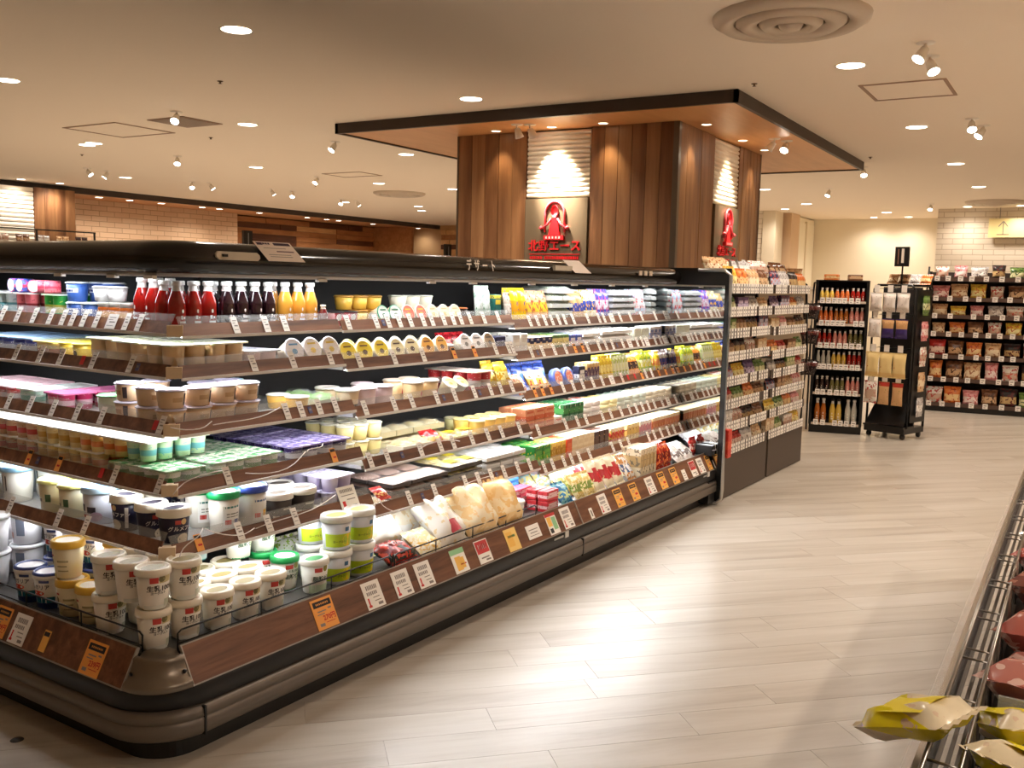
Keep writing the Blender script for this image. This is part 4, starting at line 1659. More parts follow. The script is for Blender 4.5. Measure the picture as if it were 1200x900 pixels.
# ================================================================== GOODS ON THE CASE
# ---- bottom deck: large yogurt tubs at the corner
INK = (44, 34, 30)
yog100 = cup(body=(240, 234, 222), lid=(238, 228, 208), top=(150, 132, 84), oval=True, lh=.02, prints=(
    ('q', (206, 190, 140), -.15, .75, .073, .092), ('q', (206, 66, 56), -.72, -.2, .074, .09), ('e', (120, 112, 66), -.2, .25, .076, .094), ('t', INK, '生乳100%', .0185, .058, 0), ('t', (70, 60, 54), 'ヨーグルト', .0085, .046, -.18),
    ('q', (196, 198, 176), .25, 1.3, .006, .026), ('q', (222, 222, 214), -1.2, .5, .0, .012)))
yoggreen = cup(body=(240, 236, 224), lid=(24, 150, 74), top=(240, 250, 244), lh=.02, prints=(
    ('q', (206, 66, 56), -.7, -.1, .072, .086), ('e', (150, 140, 60), -.05, .4, .072, .094), ('t', (60, 90, 60), '生乳100%', .010, .064, 0), ('t', (36, 76, 40), '脂肪ゼロ', .017, .046, 0), ('q', (60, 150, 90), -1.4, 1.4, .001, .004), ('q', (216, 226, 180), .35, .9, .03, .08)))
yogaqua = cup(body=(214, 236, 234), lid=(206, 236, 232), top=(60, 180, 130), oval=True, lh=.02, prints=(
    ('t', (40, 90, 80), '脂肪ゼロ', .017, .05, 0), ('e', (170, 220, 140), .1, .6, .05, .085), ('q', (60, 150, 140), -1.4, 1.4, .001, .004)))
yogovalgreen = cup(body=(240, 238, 228), lid=(240, 236, 224), top=(40, 150, 80), oval=True, lh=.02, prints=(
    ('q', (206, 66, 56), -.7, -.1, .072, .086), ('t', (36, 76, 40), '脂肪ゼロ', .017, .05, 0), ('e', (150, 140, 60), -.05, .4, .072, .094), ('q', (200, 220, 190), -1.2, 1.2, .004, .03)))
bulg = cup(body=(234, 232, 228), lid=(238, 236, 232), rim=(52, 66, 132), top=(238, 232, 236), lh=.018, prints=(
    ('t', (28, 34, 70), 'ブルガリア', .016, .068, 0), ('e', (216, 70, 60), -.55, .55, .042, .058), ('q', (30, 120, 150), -1.3, 1.3, .02, .038), ('q', (30, 50, 110), -1.5, 1.5, .0, .02), ('q', (50, 66, 120), .2, .9, .082, .09)))
gold = cup(body=(238, 226, 190), lid=(226, 180, 60), top=(240, 232, 214), lh=.022, prints=(
    ('q', (190, 60, 50), -.7, -.1, .066, .072), ('e', (110, 100, 70), -.55, -.2, .042, .06), ('q', (170, 160, 120), .2, 1.0, .05, .056), ('q', (170, 160, 120), .2, .9, .036, .04), ('q', (170, 160, 120), .2, 1.0, .022, .026), ('q', (200, 190, 110), -1.2, 0, .004, .014)))
goldgreen = cup(body=(40, 62, 44), lid=(222, 184, 84), top=(238, 230, 206), lh=.02, prints=(
    ('q', (170, 40, 40), -.6, 0, .07, .08), ('e', (210, 200, 160), -.5, .1, .045, .066), ('q', (190, 180, 130), .1, .8, .04, .046), ('q', (90, 120, 70), -1.4, 1.4, .004, .02)))
limetub = cup(rt=.05, rb=.043, h=.115, body=(214, 216, 220), lid=(240, 238, 230), top=(206, 220, 120), oval=True, lh=.022, lr=.004, prints=(
    ('q', (186, 206, 40), -1.6, 1.6, .012, .056), ('e', (240, 206, 30), -.3, .7, .012, .056), ('q', (60, 110, 150), -.1, .25, .064, .078), ('t', (80, 110, 30), 'ヨーグルト', .009, .03, -.5)))
cleartub = cup(rt=.05, rb=.042, h=.115, body=(204, 202, 204), lid=(240, 240, 242), lh=.012, lr=.004, prints=(('q', (90, 96, 110), .3, .9, .03, .09), ('q', (200, 150, 130), -1.2, 0, .02, .04)))

W_ = dict(jy=7)
row('A', 0, 196, 240, yog100, 'white yogurt tub lettered in black', 1, 2, uv=(.02, .205), d0=.045, **W_)
row('A', 0, 240, 322, yog100, 'cream yogurt tub lettered black', 3, 1, uv=(.21, .52), d0=.03, **W_)
row('A', 0, 0, 0, yog100, 'white yogurt tub with brown oval lid', 2, 2, uv=(.02, .21), d0=.14, **W_)
row('A', 0, 320, 350, yogovalgreen, 'white yogurt tub with green oval on lid', 1, 1, d0=.03, maxn=2, uv=(.5, .70), **W_)
row('A', 0, 0, 0, yoggreen, 'low white yogurt tub with green lid', 1, 1, uv=(.47, .66), d0=.128, z_off=0, **W_)
row('A', 0, 0, 0, yoggreen, 'white yogurt tub with solid green lid', 1, 2, uv=(.46, .66), d0=.225, **W_)
row('A', 0, 0, 0, yogaqua, 'pale aqua yogurt tub with green writing', 2, 2, uv=(.26, .46), d0=.31, **W_)
row('A', 0, 346, 432, limetub, 'lime labelled tub with white lid', 2, 2, uv=(.71, .93), d0=.035, **W_)
row('L', 0, 128, 165, yog100, 'white yogurt tub lettered in black', 2, 2, uv=(.13, .24), d0=.03, **W_)
row('L', 0, 100, 130, goldgreen, 'dark green yogurt tub with gold lid', 2, 2, uv=(.245, .35), d0=.03, **W_)
row('L', 0, 62, 104, gold, 'cream yogurt tub with yellow lid', 1, 1, uv=(.35, .545), d0=.03, **W_)
row('L', 0, 0, 0, gold, 'yellow lidded yogurt tub set back', 1, 2, uv=(.36, .46), d0=.13, **W_)
row('L', 0, 0, 0, gold, 'stacked yellow lidded yogurt tub', 1, 2, uv=(.47, .56), d0=.03, **W_)
row('L', 0, 15, 60, bulg, 'white yogurt tub with blue rimmed lid', 1, 1, uv=(.555, .77), d0=.03, **W_)
row('L', 0, 0, 0, bulg, 'stacked blue rimmed yogurt tub', 2, 2, uv=(.46, .80), d0=.135, **W_)
row('L', 0, 0, 15, cleartub, 'clear plastic tub with flat white lid', 2, 2, uv=(.78, 1.1), d0=.03, **W_)
row('L', 0, 0, 0, bag((236, 206, 222), (240, 236, 240), (210, 120, 160), .11, .12, .05, 20, 4), 'pale pink pouch', 1, 1, uv=(1.12, 1.5), d0=.1)

# ---- bottom deck further along: salad greens, shredded cheese, boxes, pouches
def deck(px0, px1, p, look, **k):
    return row('A' if k.pop('bay', '') == 'A' else k.pop('b', 'B'), 0, px0, px1, p, look, **k)


row('A', 0, 0, 0, bag((120, 30, 26), (30, 30, 24), (190, 60, 40), .12, .13, .05, 66, 3, thr=.5, blot=4, label=(206, 60, 50)), 'dark red and black vegetable bag', 1, 1, uv=(.95, 1.10), d0=.01)
row('B', 0, 0, 0, bag((120, 30, 26), (30, 30, 24), (190, 60, 40), .11, .12, .05, 66, 5, thr=.5, blot=4, label=(40, 40, 30)), 'dark red and black vegetable bag', 1, 1, uv=(1.0, 1.12), d0=.01)
row('A', 0, 0, 0, bag((226, 222, 196), (240, 238, 230), (150, 186, 70), .12, .13, .06, 50, 6, thr=.55), 'clear bag of pale green salad', 1, 1, uv=(.9, 1.1), d0=.17)
row('A', 0, 0, 0, bag((236, 232, 216), (240, 238, 230), (160, 190, 80), .12, .13, .06, 40, 8, thr=.55), 'clear bag of white cabbage', 1, 1, uv=(.75, .98), d0=.29)
row('B', 0, 0, 0, bag((240, 224, 170), (238, 196, 110), (246, 238, 214), .13, .14, .05, 58, 9, thr=.52, blot=8), 'yellow bag of shredded cheese', 1, 1, uv=(1.12, 1.26), d0=.0)
row('B', 0, 0, 0, bag((250, 244, 232), (248, 244, 236), (240, 220, 176), .17, .24, .10, 46, 10, thr=.6, label=(176, 40, 56), lab=(.4, .14, .36)), 'large white cheese bag with red seal', 1, 1, uv=(1.25, 1.43), d0=.005)
row('B', 0, 0, 0, bag((250, 246, 236), (248, 244, 236), (244, 226, 190), .2, .24, .10, 40, 12, thr=.6), 'large white cheese bag set back', 1, 1, uv=(1.02, 1.24), d0=.165)
row('B', 0, 0, 0, bag((248, 222, 176), (246, 230, 196), (240, 204, 146), .2, .25, .11, 42, 13, thr=.55), 'big tan bread bag', 1, 1, uv=(1.43, 1.64), d0=.005)
row('B', 0, 0, 0, bag((246, 210, 150), (248, 222, 176), (238, 192, 124), .17, .22, .09, 34, 14, thr=.55), 'tan bread bag standing', 1, 1, uv=(1.645, 1.815), d0=.0)
row('B', 0, 0, 0, bag((250, 246, 236), (248, 236, 210), (240, 214, 166), .2, .22, .09, 40, 15, thr=.58), 'pale bread bag set back', 1, 1, uv=(1.24, 1.68), d0=.22)
row('B', 0, 0, 0, cup(rt=.04, rb=.034, h=.075, body=(244, 240, 232), lid=(244, 242, 238), lh=.012, name='cheese_cup'), 'plain white cheese cup', 1, 1, uv=(1.82, 1.91), d0=.05)
row('B', 0, 0, 0, carton((206, 52, 60), (236, 200, 200), (170, 30, 40), .1, .05, .045, 3), 'red cheese box', 2, 2, uv=(1.9, 2.11), d0=.02)
row('B', 0, 0, 0, carton((236, 120, 150), (240, 210, 220), (220, 60, 90), .1, .06, .03, 4), 'pink cheese box', 1, 3, uv=(1.84, 2.11), d0=.14)
row('B', 0, 0, 0, carton((52, 120, 190), (90, 170, 220), (40, 90, 170), .14, .12, .025, 5), 'flat blue cheese pack', 2, 5, uv=(1.78, 2.11), d0=.22)
row('C', 0, 0, 0, bag((120, 190, 200), (200, 220, 160), (60, 130, 180), .1, .12, .035, 40, 21, thr=.5), 'turquoise cheese pouch', 1, 1, uv=(2.14, 2.27), d0=.02)
row('C', 0, 0, 0, bag((226, 200, 120), (140, 160, 70), (246, 232, 180), .1, .13, .03, 35, 22, thr=.52, label=(120, 140, 60)), 'yellow green cheese pouch', 2, 1, uv=(2.27, 2.5), d0=.02)
row('C', 0, 0, 0, bag((246, 236, 206), (190, 36, 44), (236, 210, 150), .1, .17, .035, 34, 23, thr=.66, label=(186, 30, 40), lab=(.6, .25, .7)), 'cream pouch with red vertical label', 2, 1, uv=(2.48, 2.82), d0=.03)
row('C', 0, 0, 0, bag((200, 140, 80), (90, 110, 150), (236, 230, 220), .1, .15, .03, 36, 24, thr=.52, label=(230, 232, 240)), 'brown snack pouch', 1, 1, uv=(2.82, 2.95), d0=.03)
row('C', 0, 0, 0, carton((226, 210, 180), (190, 160, 110), (120, 110, 90), .035, .13, .15, 7, (.35, .75), thr=.58), 'beige carton set edgewise', 1, 1, uv=(2.94, 3.16), d0=.02)
row('C', 0, 0, 0, bag((176, 44, 30), (120, 30, 24), (230, 120, 60), .1, .14, .045, 16, 25, thr=.55), 'glossy red sausage bag', 1, 1, uv=(3.17, 3.42), d0=.03)
row('C', 0, 0, 0, bag((226, 222, 222), (120, 110, 110), (246, 244, 244), .12, .15, .05, 55, 26, thr=.5), 'clear white ham bag', 2, 1, uv=(3.42, 3.72), d0=.02)
row('C', 0, 0, 0, bag((190, 50, 44), (236, 200, 190), (150, 30, 30), .08, .11, .03, 12, 27, thr=.55), 'small red meat packet', 1, 1, uv=(3.72, 3.83), d0=.05)
row('C', 0, 0, 0, bag((150, 180, 190), (226, 230, 226), (210, 190, 120), .11, .12, .04, 40, 29, thr=.5), 'assorted pale pouch behind', 1, 1, uv=(2.2, 3.7), d0=.26, gap=.01)

# ---- lowest shelf
gour = cup(body=(34, 32, 58), lid=(240, 232, 214), lh=.026, lr=.004, top=(40, 36, 52), oval=True, prints=(
    ('t', (240, 236, 230), 'グルメファン', .0155, .052, 0), ('q', (200, 70, 60), -.65, -.25, .066, .078), ('e', (226, 190, 130), -.25, .15, .064, .082), ('e', (234, 216, 184), -.5, .45, .004, .038), ('q', (220, 214, 204), .75, 1.0, .012, .075)))
biggreen = cup(rt=.047, rb=.041, h=.128, body=(226, 220, 208), lid=(22, 156, 84), top=(236, 232, 222), lh=.022, lr=.004, prints=(
    ('q', (240, 238, 232), -.75, .75, .018, .085), ('q', (60, 120, 110), -.6, .5, .078, .084), ('q', (205, 60, 50), -.6, -.15, .028, .042), ('q', (40, 70, 140), .1, .5, .028, .042), ('q', (140, 140, 130), -.5, .5, .058, .062), ('q', (140, 140, 130), -.5, .5, .05, .053)))
bigblue = cup(rt=.047, rb=.041, h=.128, body=(226, 222, 216), lid=(52, 72, 166), top=(238, 232, 232), lh=.022, lr=.004, prints=(
    ('q', (240, 238, 232), -.75, .75, .018, .085), ('q', (80, 110, 160), -.6, .5, .078, .084), ('q', (205, 60, 50), -.6, -.15, .028, .042), ('q', (230, 170, 60), .1, .5, .028, .05)))
whitedark = cup(rt=.046, rb=.04, h=.085, body=(60, 52, 48), lid=(244, 238, 226), lh=.022, lr=.004, top=(120, 110, 100), oval=True, prints=(('q', (226, 220, 206), -1.2, 1.2, .0, .012), ('q', (190, 180, 160), -.4, .4, .03, .036)))
paleblue = cup(rt=.05, rb=.043, h=.12, body=(236, 234, 226), lid=(150, 200, 236), lh=.016, lr=.004, prints=(('q', (60, 60, 60), -.3, -.2, .03, .09), ('q', (60, 60, 60), .1, .2, .04, .09)))
yellowtub = cup(rt=.05, rb=.043, h=.105, body=(238, 226, 190), lid=(244, 238, 150), lh=.012, lr=.004, prints=(('q', (80, 110, 70), .2, .6, .035, .06), ('q', (130, 110, 80), -.5, -.1, .035, .045)))
bluedome = cup(rt=.052, rb=.046, h=.115, body=(226, 230, 240), lid=(190, 222, 240), lh=.02, lr=.004, top=(110, 160, 210), prints=(('q', (206, 50, 50), -.6, .2, .02, .03), ('q', (50, 46, 80), -.6, -.1, .04, .062), ('q', (60, 50, 60), .1, .7, .035, .055), ('e', (210, 180, 200), .3, 1.1, .01, .04)))
row('A', 5, 205, 245, gour, 'navy yogurt tub with white lid', 2, 1, uv=(.175, .29), **W_)
row('A', 5, 255, 298, biggreen, 'tall cream tub with green lid', 2, 1, uv=(.36, .47), **W_)
row('A', 5, 300, 330, bigblue, 'tall cream tub with blue lid', 2, 1, uv=(.47, .58), **W_)
row('A', 5, 330, 385, whitedark, 'dark cup with thick white lid', 3, 1, uv=(.575, .80), **W_)
row('A', 5, 380, 425, pack4((206, 196, 220), (222, 216, 236), 2, .032, .05, film2=(160, 150, 190), thr=.55), 'lavender wrapped yogurt pack', 2, 2, uv=(.78, .99))
row('L', 5, 110, 185, gour, 'navy yogurt tub with white lid', 3, 1, uv=(.17, .50), **W_)
row('L', 5, 72, 112, bluedome, 'large tub with pale blue dome', 2, 1, uv=(.50, .66), **W_)
row('L', 5, 22, 70, yellowtub, 'cream tub with pale yellow lid', 2, 1, uv=(.65, .88), **W_)
row('L', 5, 0, 20, paleblue, 'white tub with sky blue lid', 2, 1, uv=(.88, 1.2), **W_)
row('B', 5, 440, 470, tray((236, 210, 160), (240, 236, 226), .1, .1, .028, True, 3, (240, 230, 200)), 'thin sliced cheese tray', 1, 1, uv=(1.02, 1.14))
row('B', 5, 465, 540, tray((190, 150, 130), (70, 60, 56), .11, .12, .026, True, 4, (216, 180, 160)), 'sliced ham pack in dark tray', 2, 3, uv=(1.14, 1.5))
row('B', 5, 0, 0, bag((214, 96, 70), (240, 200, 120), (180, 40, 40), .06, .07, .02, 60, 31, thr=.5), 'small red seasoning packet', 1, 1, uv=(1.04, 1.11), d0=.142, z_off=.034)
row('B', 5, 500, 555, tray((160, 140, 110), (60, 56, 52), .11, .1, .03, True, 5, (220, 200, 60), label=(232, 214, 40)), 'dark food tray with yellow sticker', 2, 3, uv=(1.5, 1.73))
row('B', 5, 555, 625, tray((196, 186, 176), (206, 204, 200), .1, .1, .03, True, 6, (226, 222, 216)), 'clear tray of pale ham slices', 2, 3, uv=(1.73, 2.1))
row('C', 5, 622, 643, carton((40, 130, 50), (90, 170, 60), (220, 200, 60), .07, .09, .105, 11, (.3, .6), thr=.62), 'bright green snack carton', 2, 1, uv=(2.14, 2.30))
row('C', 5, 643, 660, carton((238, 200, 90), (190, 140, 40), (246, 226, 150), .04, .11, .105, 12, (.35, .7)), 'yellow butter carton', 1, 1, uv=(2.30, 2.44), gap=.001)
row('C', 5, 662, 672, carton((214, 84, 48), (226, 110, 60), (200, 70, 40), .05, .11, .105, 13), 'orange butter carton', 1, 1, uv=(2.44, 2.50))
row('C', 5, 673, 707, carton((234, 214, 178), (224, 200, 160), (240, 226, 200), .055, .11, .11, 14, (.4, .5)), 'cream butter carton', 1, 1, uv=(2.50, 2.72), gap=.001)
row('C', 5, 708, 730, carton((64, 36, 26), (90, 54, 36), (200, 160, 110), .05, .11, .105, 15, (.3, .6), thr=.66), 'dark brown butter carton', 1, 1, uv=(2.73, 2.88), gap=.001)
row('C', 5, 730, 755, carton((240, 226, 196), (206, 60, 50), (216, 180, 90), .035, .11, .1, 16, (.3, .75), thr=.56), 'white and red butter carton', 1, 1, uv=(2.88, 3.06), gap=.001)
row('C', 5, 755, 780, carton((240, 220, 160), (226, 190, 110), (150, 110, 60), .035, .11, .1, 17, (.3, .7), thr=.6), 'pale yellow butter carton', 1, 1, uv=(3.06, 3.25), gap=.001)
row('C', 5, 780, 800, carton((236, 232, 226), (206, 140, 150), (120, 130, 150), .035, .11, .1, 18, (.25, .7), thr=.6), 'white and pink butter carton', 1, 1, uv=(3.25, 3.42), gap=.001)
row('C', 5, 800, 842, carton((236, 216, 180), (200, 120, 80), (226, 180, 110), .035, .11, .1, 19, (.3, .8), thr=.6), 'tan striped butter carton', 1, 1, uv=(3.42, 3.82), gap=.001)

# ---- fourth shelf
mp_y = pack4((240, 206, 130), (246, 242, 232), 2, .028, .058, (232, 130, 60))
mp_r = pack4((228, 190, 150), (246, 242, 236), 2, .028, .058, (206, 70, 60))
mp_g = pack4((206, 226, 190), (240, 242, 226), 2, .028, .058, (120, 190, 200))
row('A', 4, 205, 330, pack4((226, 236, 214), (226, 226, 210), 2, .034, .05, (60, 150, 60), film2=(60, 150, 80), thr=.52), 'green and white yogurt pack', 4, 1, uv=(.34, .70))
row('A', 4, 150, 230, pack4((226, 236, 214), (60, 150, 80), 2, .034, .05, (60, 150, 60), film2=(226, 226, 210), thr=.5), 'green filmed yogurt pack', 2, 1, uv=(.22, .345))
row('A', 4, 345, 420, pack4((64, 44, 110), (206, 196, 230), 2, .034, .055, (230, 226, 240), film2=(96, 76, 150), thr=.5), 'purple berry yogurt pack', 3, 1, uv=(.70, .99))
row('L', 4, 140, 190, mp_g, 'pale green yogurt pack', 2, 2, uv=(.34, .46))
row('L', 4, 85, 145, mp_y, 'orange printed yogurt pack', 2, 2, uv=(.46, .70))
row('L', 4, 30, 85, pack4((240, 216, 150), (248, 246, 236), 2, .028, .058, (220, 170, 80)), 'yellow printed yogurt pack', 2, 2, uv=(.70, .94))
row('L', 4, 0, 30, mp_r, 'red printed yogurt pack', 2, 2, uv=(.94, 1.3))
puddy = cup(rt=.034, rb=.026, h=.062, body=(240, 222, 150), lid=(236, 230, 206), lh=.006, lr=.002, seg=14, name='pudding_cup')
row('B', 4, 420, 470, puddy, 'cream yellow pudding cup', 3, 2, uv=(1.01, 1.28), d0=.30)
row('B', 4, 0, 0, tray((226, 196, 130), (60, 50, 40), .08, .08, .03, True, 11, (240, 226, 180)), 'cream dessert in dark square tray', 1, 1, uv=(1.01, 1.18))
row('B', 4, 0, 0, tray((210, 160, 90), (240, 232, 210), .09, .09, .05, True, 12, (236, 206, 150)), 'swiss roll slice pack', 1, 1, uv=(1.18, 1.45))
row('B', 4, 0, 0, bag((200, 40, 40), (230, 190, 90), (150, 20, 20), .09, .1, .04, 58, 33, thr=.56), 'red dessert packet', 1, 1, uv=(1.45, 1.55))
row('B', 4, 0, 0, tray((236, 206, 80), (238, 226, 170), .1, .08, .045, True, 13, (246, 236, 170), label=(240, 220, 40)), 'yellow sponge cake pack', 1, 1, uv=(1.55, 1.76))
row('B', 4, 0, 0, cup(rt=.036, rb=.03, h=.07, body=(244, 200, 100), lid=(246, 226, 160), lh=.006, lr=.002, seg=14, name='pudding_cup'), 'orange custard pudding cup', 2, 1, uv=(1.76, 2.1))
row('B', 4, 0, 0, cup(rt=.034, rb=.026, h=.06, body=(246, 238, 170), lid=(246, 240, 200), lh=.006, lr=.002, seg=14, name='pudding_cup'), 'single pale yellow pudding cup', 1, 1, uv=(1.82, 1.9), d0=.40, z_off=.0)
row('B', 4, 0, 0, tray((226, 206, 150), (200, 190, 150), .1, .1, .04, True, 14, (240, 230, 190)), 'flat custard tray behind', 1, 2, uv=(1.3, 1.8), d0=.36)
row('C', 4, 620, 652, carton((222, 150, 110), (206, 96, 56), (238, 214, 190), .085, .07, .055, 21, (.0, .4), thr=.68), 'brown and orange cheese box', 2, 2, uv=(2.14, 2.40))
row('C', 4, 652, 664, carton((236, 226, 214), (206, 96, 56), (240, 236, 226), .07, .07, .05, 22, (.0, .3)), 'white and orange cheese box', 2, 1, uv=(2.40, 2.49))
row('C', 4, 665, 692, carton((30, 100, 54), (60, 140, 70), (226, 226, 200), .045, .08, .1, 23, (.55, .8), thr=.64), 'dark green cheese carton', 2, 1, uv=(2.49, 2.70))
row('C', 4, 693, 720, disc((240, 232, 226), (206, 60, 60), (240, 200, 190), .045, .03, seed=4), 'round white and red cheese box', 2, 3, uv=(2.70, 2.92))
row('C', 4, 720, 740, disc((236, 226, 170), (226, 190, 70), (250, 240, 200), .042, .028, seed=5), 'round yellow cheese box', 2, 3, uv=(2.92, 3.1))
row('C', 4, 740, 790, disc((206, 214, 200), (90, 120, 110), (240, 240, 226), .042, .028, seed=6), 'round grey green cheese box', 2, 3, uv=(3.1, 3.46))
row('C', 4, 790, 845, disc((230, 220, 196), (60, 66, 90), (226, 180, 110), .042, .028, seed=7), 'round beige and navy cheese box', 2, 3, uv=(3.46, 3.82))

# ---- third shelf
beige = cup(rt=.043, rb=.036, h=.058, body=(226, 196, 158), lid=(214, 208, 226), lh=.006, lr=.002, prints=(('q', (196, 160, 120), -.5, .3, .02, .034), ('q', (70, 60, 70), .45, .8, .01, .045)), name='yogurt_cup')
row('A', 3, 205, 300, beige, 'beige paper yogurt cup with lilac lid', 2, 2, uv=(.25, .62), skip=.1)
row('A', 3, 300, 340, pack4((150, 50, 70), (206, 196, 214), 2, .03, .05, (230, 190, 190)), 'maroon berry jelly pack', 2, 1, uv=(.60, .74))
row('A', 3, 0, 0, carton((180, 206, 236), (236, 240, 246), (150, 190, 170), .08, .05, .1, 31, (.2, .5)), 'pale blue drink carton', 1, 1, uv=(.56, .75), d0=.50)
row('A', 3, 0, 0, cup(rt=.04, rb=.034, h=.05, body=(240, 190, 90), lid=(240, 236, 220), lh=.005, lr=.002, name='jelly_cup'), 'clear orange jelly cup', 2, 1, uv=(.75, .85))
row('A', 3, 0, 0, tray((120, 170, 60), (226, 232, 214), .1, .1, .055, True, 16, (70, 120, 40)), 'clear tub of green leaves', 2, 1, uv=(.84, .99))
row('L', 3, 140, 190, beige, 'beige paper yogurt cup with lilac lid', 2, 2, uv=(.40, .58))
row('L', 3, 122, 146, cup(rt=.042, rb=.036, h=.07, body=(226, 240, 226), lid=(120, 200, 130), lh=.006, lr=.002, top=(240, 246, 240), name='yogurt_cup'), 'white cup with green rim', 2, 1, uv=(.58, .68))
row('L', 3, 85, 125, pack4((240, 214, 120), (246, 236, 190), 2, .028, .035, (220, 90, 60)), 'yellow jelly pack', 1, 1, uv=(.66, .79))
row('L', 3, 55, 122, pack4((206, 40, 100), (230, 130, 180), 2, .03, .055, (240, 200, 210)), 'magenta berry yogurt pack', 3, 1, uv=(.78, .98))
row('L', 3, 30, 60, pack4((190, 226, 206), (230, 240, 236), 2, .028, .055, (90, 180, 150)), 'mint green yogurt pack', 2, 1, uv=(.98, 1.1))
row('L', 3, 0, 30, pack4((206, 90, 90), (240, 206, 214), 2, .028, .055, (240, 230, 230)), 'red and pink yogurt pack', 2, 1, uv=(1.1, 1.5))
row('B', 3, 413, 440, cup(rt=.044, rb=.036, h=.08, body=(226, 200, 160), lid=(246, 240, 230), lh=.008, lr=.003, prints=(('q', (60, 50, 44), -.2, .5, .012, .026),), name='pudding_cup'), 'tan pudding cup with black mark', 2, 1, uv=(1.01, 1.1))
row('B', 3, 440, 462, cup(rt=.043, rb=.036, h=.08, body=(232, 206, 206), lid=(246, 226, 230), lh=.008, lr=.003, name='pudding_cup'), 'pale pink dessert cup', 2, 1, uv=(1.1, 1.29))
row('B', 3, 462, 510, cup(rt=.043, rb=.036, h=.08, body=(236, 204, 150), lid=(240, 226, 206), lh=.008, lr=.003, prints=(('e', (214, 80, 50), .1, .5, .02, .042),), name='pudding_cup'), 'tan dessert cup with orange mark', 2, 1, uv=(1.29, 1.57))
row('B', 3, 510, 545, domecup((246, 232, 130), (246, 240, 224), (226, 160, 60), .036, tilt=38), 'dessert cup with yellow round lid', 1, 1, uv=(1.57, 1.76))
row('B', 3, 0, 0, cup(rt=.05, rb=.046, h=.07, body=(190, 150, 140), lid=(200, 200, 206), lh=.008, lr=.002, name='jelly_cup'), 'clear lidded dessert bowl', 1, 1, uv=(1.36, 1.62), d0=.42)
row('B', 3, 548, 590, pack4((206, 56, 60), (240, 222, 210), 2, .034, .09, (240, 226, 220), film2=(206, 70, 70)), 'red and white jelly pack', 2, 1, uv=(1.76, 1.98))
row('B', 3, 588, 612, bag((236, 206, 60), (246, 236, 150), (210, 160, 40), .09, .13, .04, 24, 34, thr=.55), 'bright yellow dessert packet', 2, 1, uv=(1.98, 2.11))
row('C', 3, 622, 690, bag((50, 80, 170), (70, 120, 210), (40, 50, 120), .1, .13, .03, 18, 35, thr=.6), 'blue cheese pouch standing behind', 1, 1, uv=(2.15, 2.66), d0=.42)
row('C', 3, 622, 640, bag((226, 120, 80), (60, 90, 170), (240, 210, 170), .08, .11, .03, 34, 36, thr=.5, label=(236, 190, 140)), 'orange and blue cheese pouch', 1, 1, uv=(2.14, 2.24))
row('C', 3, 640, 668, bag((236, 206, 150), (230, 170, 80), (200, 60, 50), .08, .12, .03, 36, 37, thr=.6, label=(240, 226, 190)), 'tan cheese pouch leaning', 1, 1, uv=(2.25, 2.46))
row('C', 3, 668, 695, disc((90, 110, 190), (236, 140, 110), (240, 220, 200), .05, .03, True, 8), 'blue round cheese box with orange face', 1, 1, uv=(2.46, 2.70))
row('C', 3, 697, 707, carton((40, 40, 60), (230, 226, 220), (60, 60, 90), .06, .04, .1, 33, (.3, .6)), 'black cheese carton', 1, 1, uv=(2.70, 2.78))
row('C', 3, 708, 725, carton((206, 170, 110), (90, 60, 90), (236, 220, 190), .03, .08, .11, 34, (.2, .7)), 'brown and tan string cheese pack', 1, 1, uv=(2.79, 2.93), gap=.002)
row('C', 3, 725, 745, bag((230, 206, 60), (246, 232, 150), (200, 160, 60), .035, .14, .02, 10, 38, thr=.56), 'yellow string cheese stick', 2, 1, uv=(2.94, 3.1), gap=.001)
row('C', 3, 745, 768, bag((170, 186, 90), (236, 236, 180), (226, 226, 200), .035, .14, .02, 10, 39, thr=.5), 'green string cheese stick', 2, 1, uv=(3.1, 3.28), gap=.001)
row('C', 3, 768, 790, bag((226, 140, 50), (60, 40, 40), (240, 190, 110), .06, .14, .02, 20, 40, thr=.6), 'orange and black cheese pouch', 1, 1, uv=(3.29, 3.44))
row('C', 3, 790, 812, bag((150, 190, 70), (236, 240, 200), (226, 220, 60), .05, .14, .025, 12, 41, thr=.52), 'lime green cheese pouch', 2, 1, uv=(3.44, 3.6))
row('C', 3, 812, 826, bag((236, 206, 40), (230, 150, 90), (246, 232, 130), .06, .13, .025, 12, 42, thr=.56), 'yellow cheese pouch', 2, 1, uv=(3.6, 3.71))
row('C', 3, 826, 845, bag((206, 200, 196), (60, 70, 140), (130, 90, 110), .05, .13, .025, 12, 43, thr=.55), 'grey and blue cheese pouch', 2, 1, uv=(3.71, 3.83))

# ---- second shelf
tan4 = pack4((226, 194, 146), (240, 240, 226), 2, .036, .082, film2=(190, 206, 130), thr=.58)
row('A', 2, 205, 282, tan4, 'tan yogurt pack with pale film', 2, 1, uv=(.30, .60))
row('A', 2, 285, 325, pack4((232, 196, 190), (236, 238, 246), 2, .034, .05, film2=(190, 210, 240)), 'pink yogurt pack with white film', 2, 1, uv=(.60, .74))
row('A', 2, 290, 335, domecup((206, 206, 236), (236, 236, 246), (90, 70, 150), .036, tilt=55), 'lilac round lidded yogurt cup', 1, 1, uv=(.60, .74), d0=.46, z_off=.0)
oik = domecup((244, 242, 244), (226, 226, 236), (96, 150, 190), .042, .05, 68, name='yogurt_cup')
oik2 = domecup((246, 240, 236), (230, 226, 232), (226, 196, 90), .042, .05, 68, name='yogurt_cup')
row('A', 2, 328, 352, oik, 'tipped yogurt cup, blue printed lid', 1, 1, uv=(.74, .83))
row('A', 2, 352, 402, oik2, 'tipped yogurt cup, yellow printed lid', 1, 1, uv=(.83, 1.0))
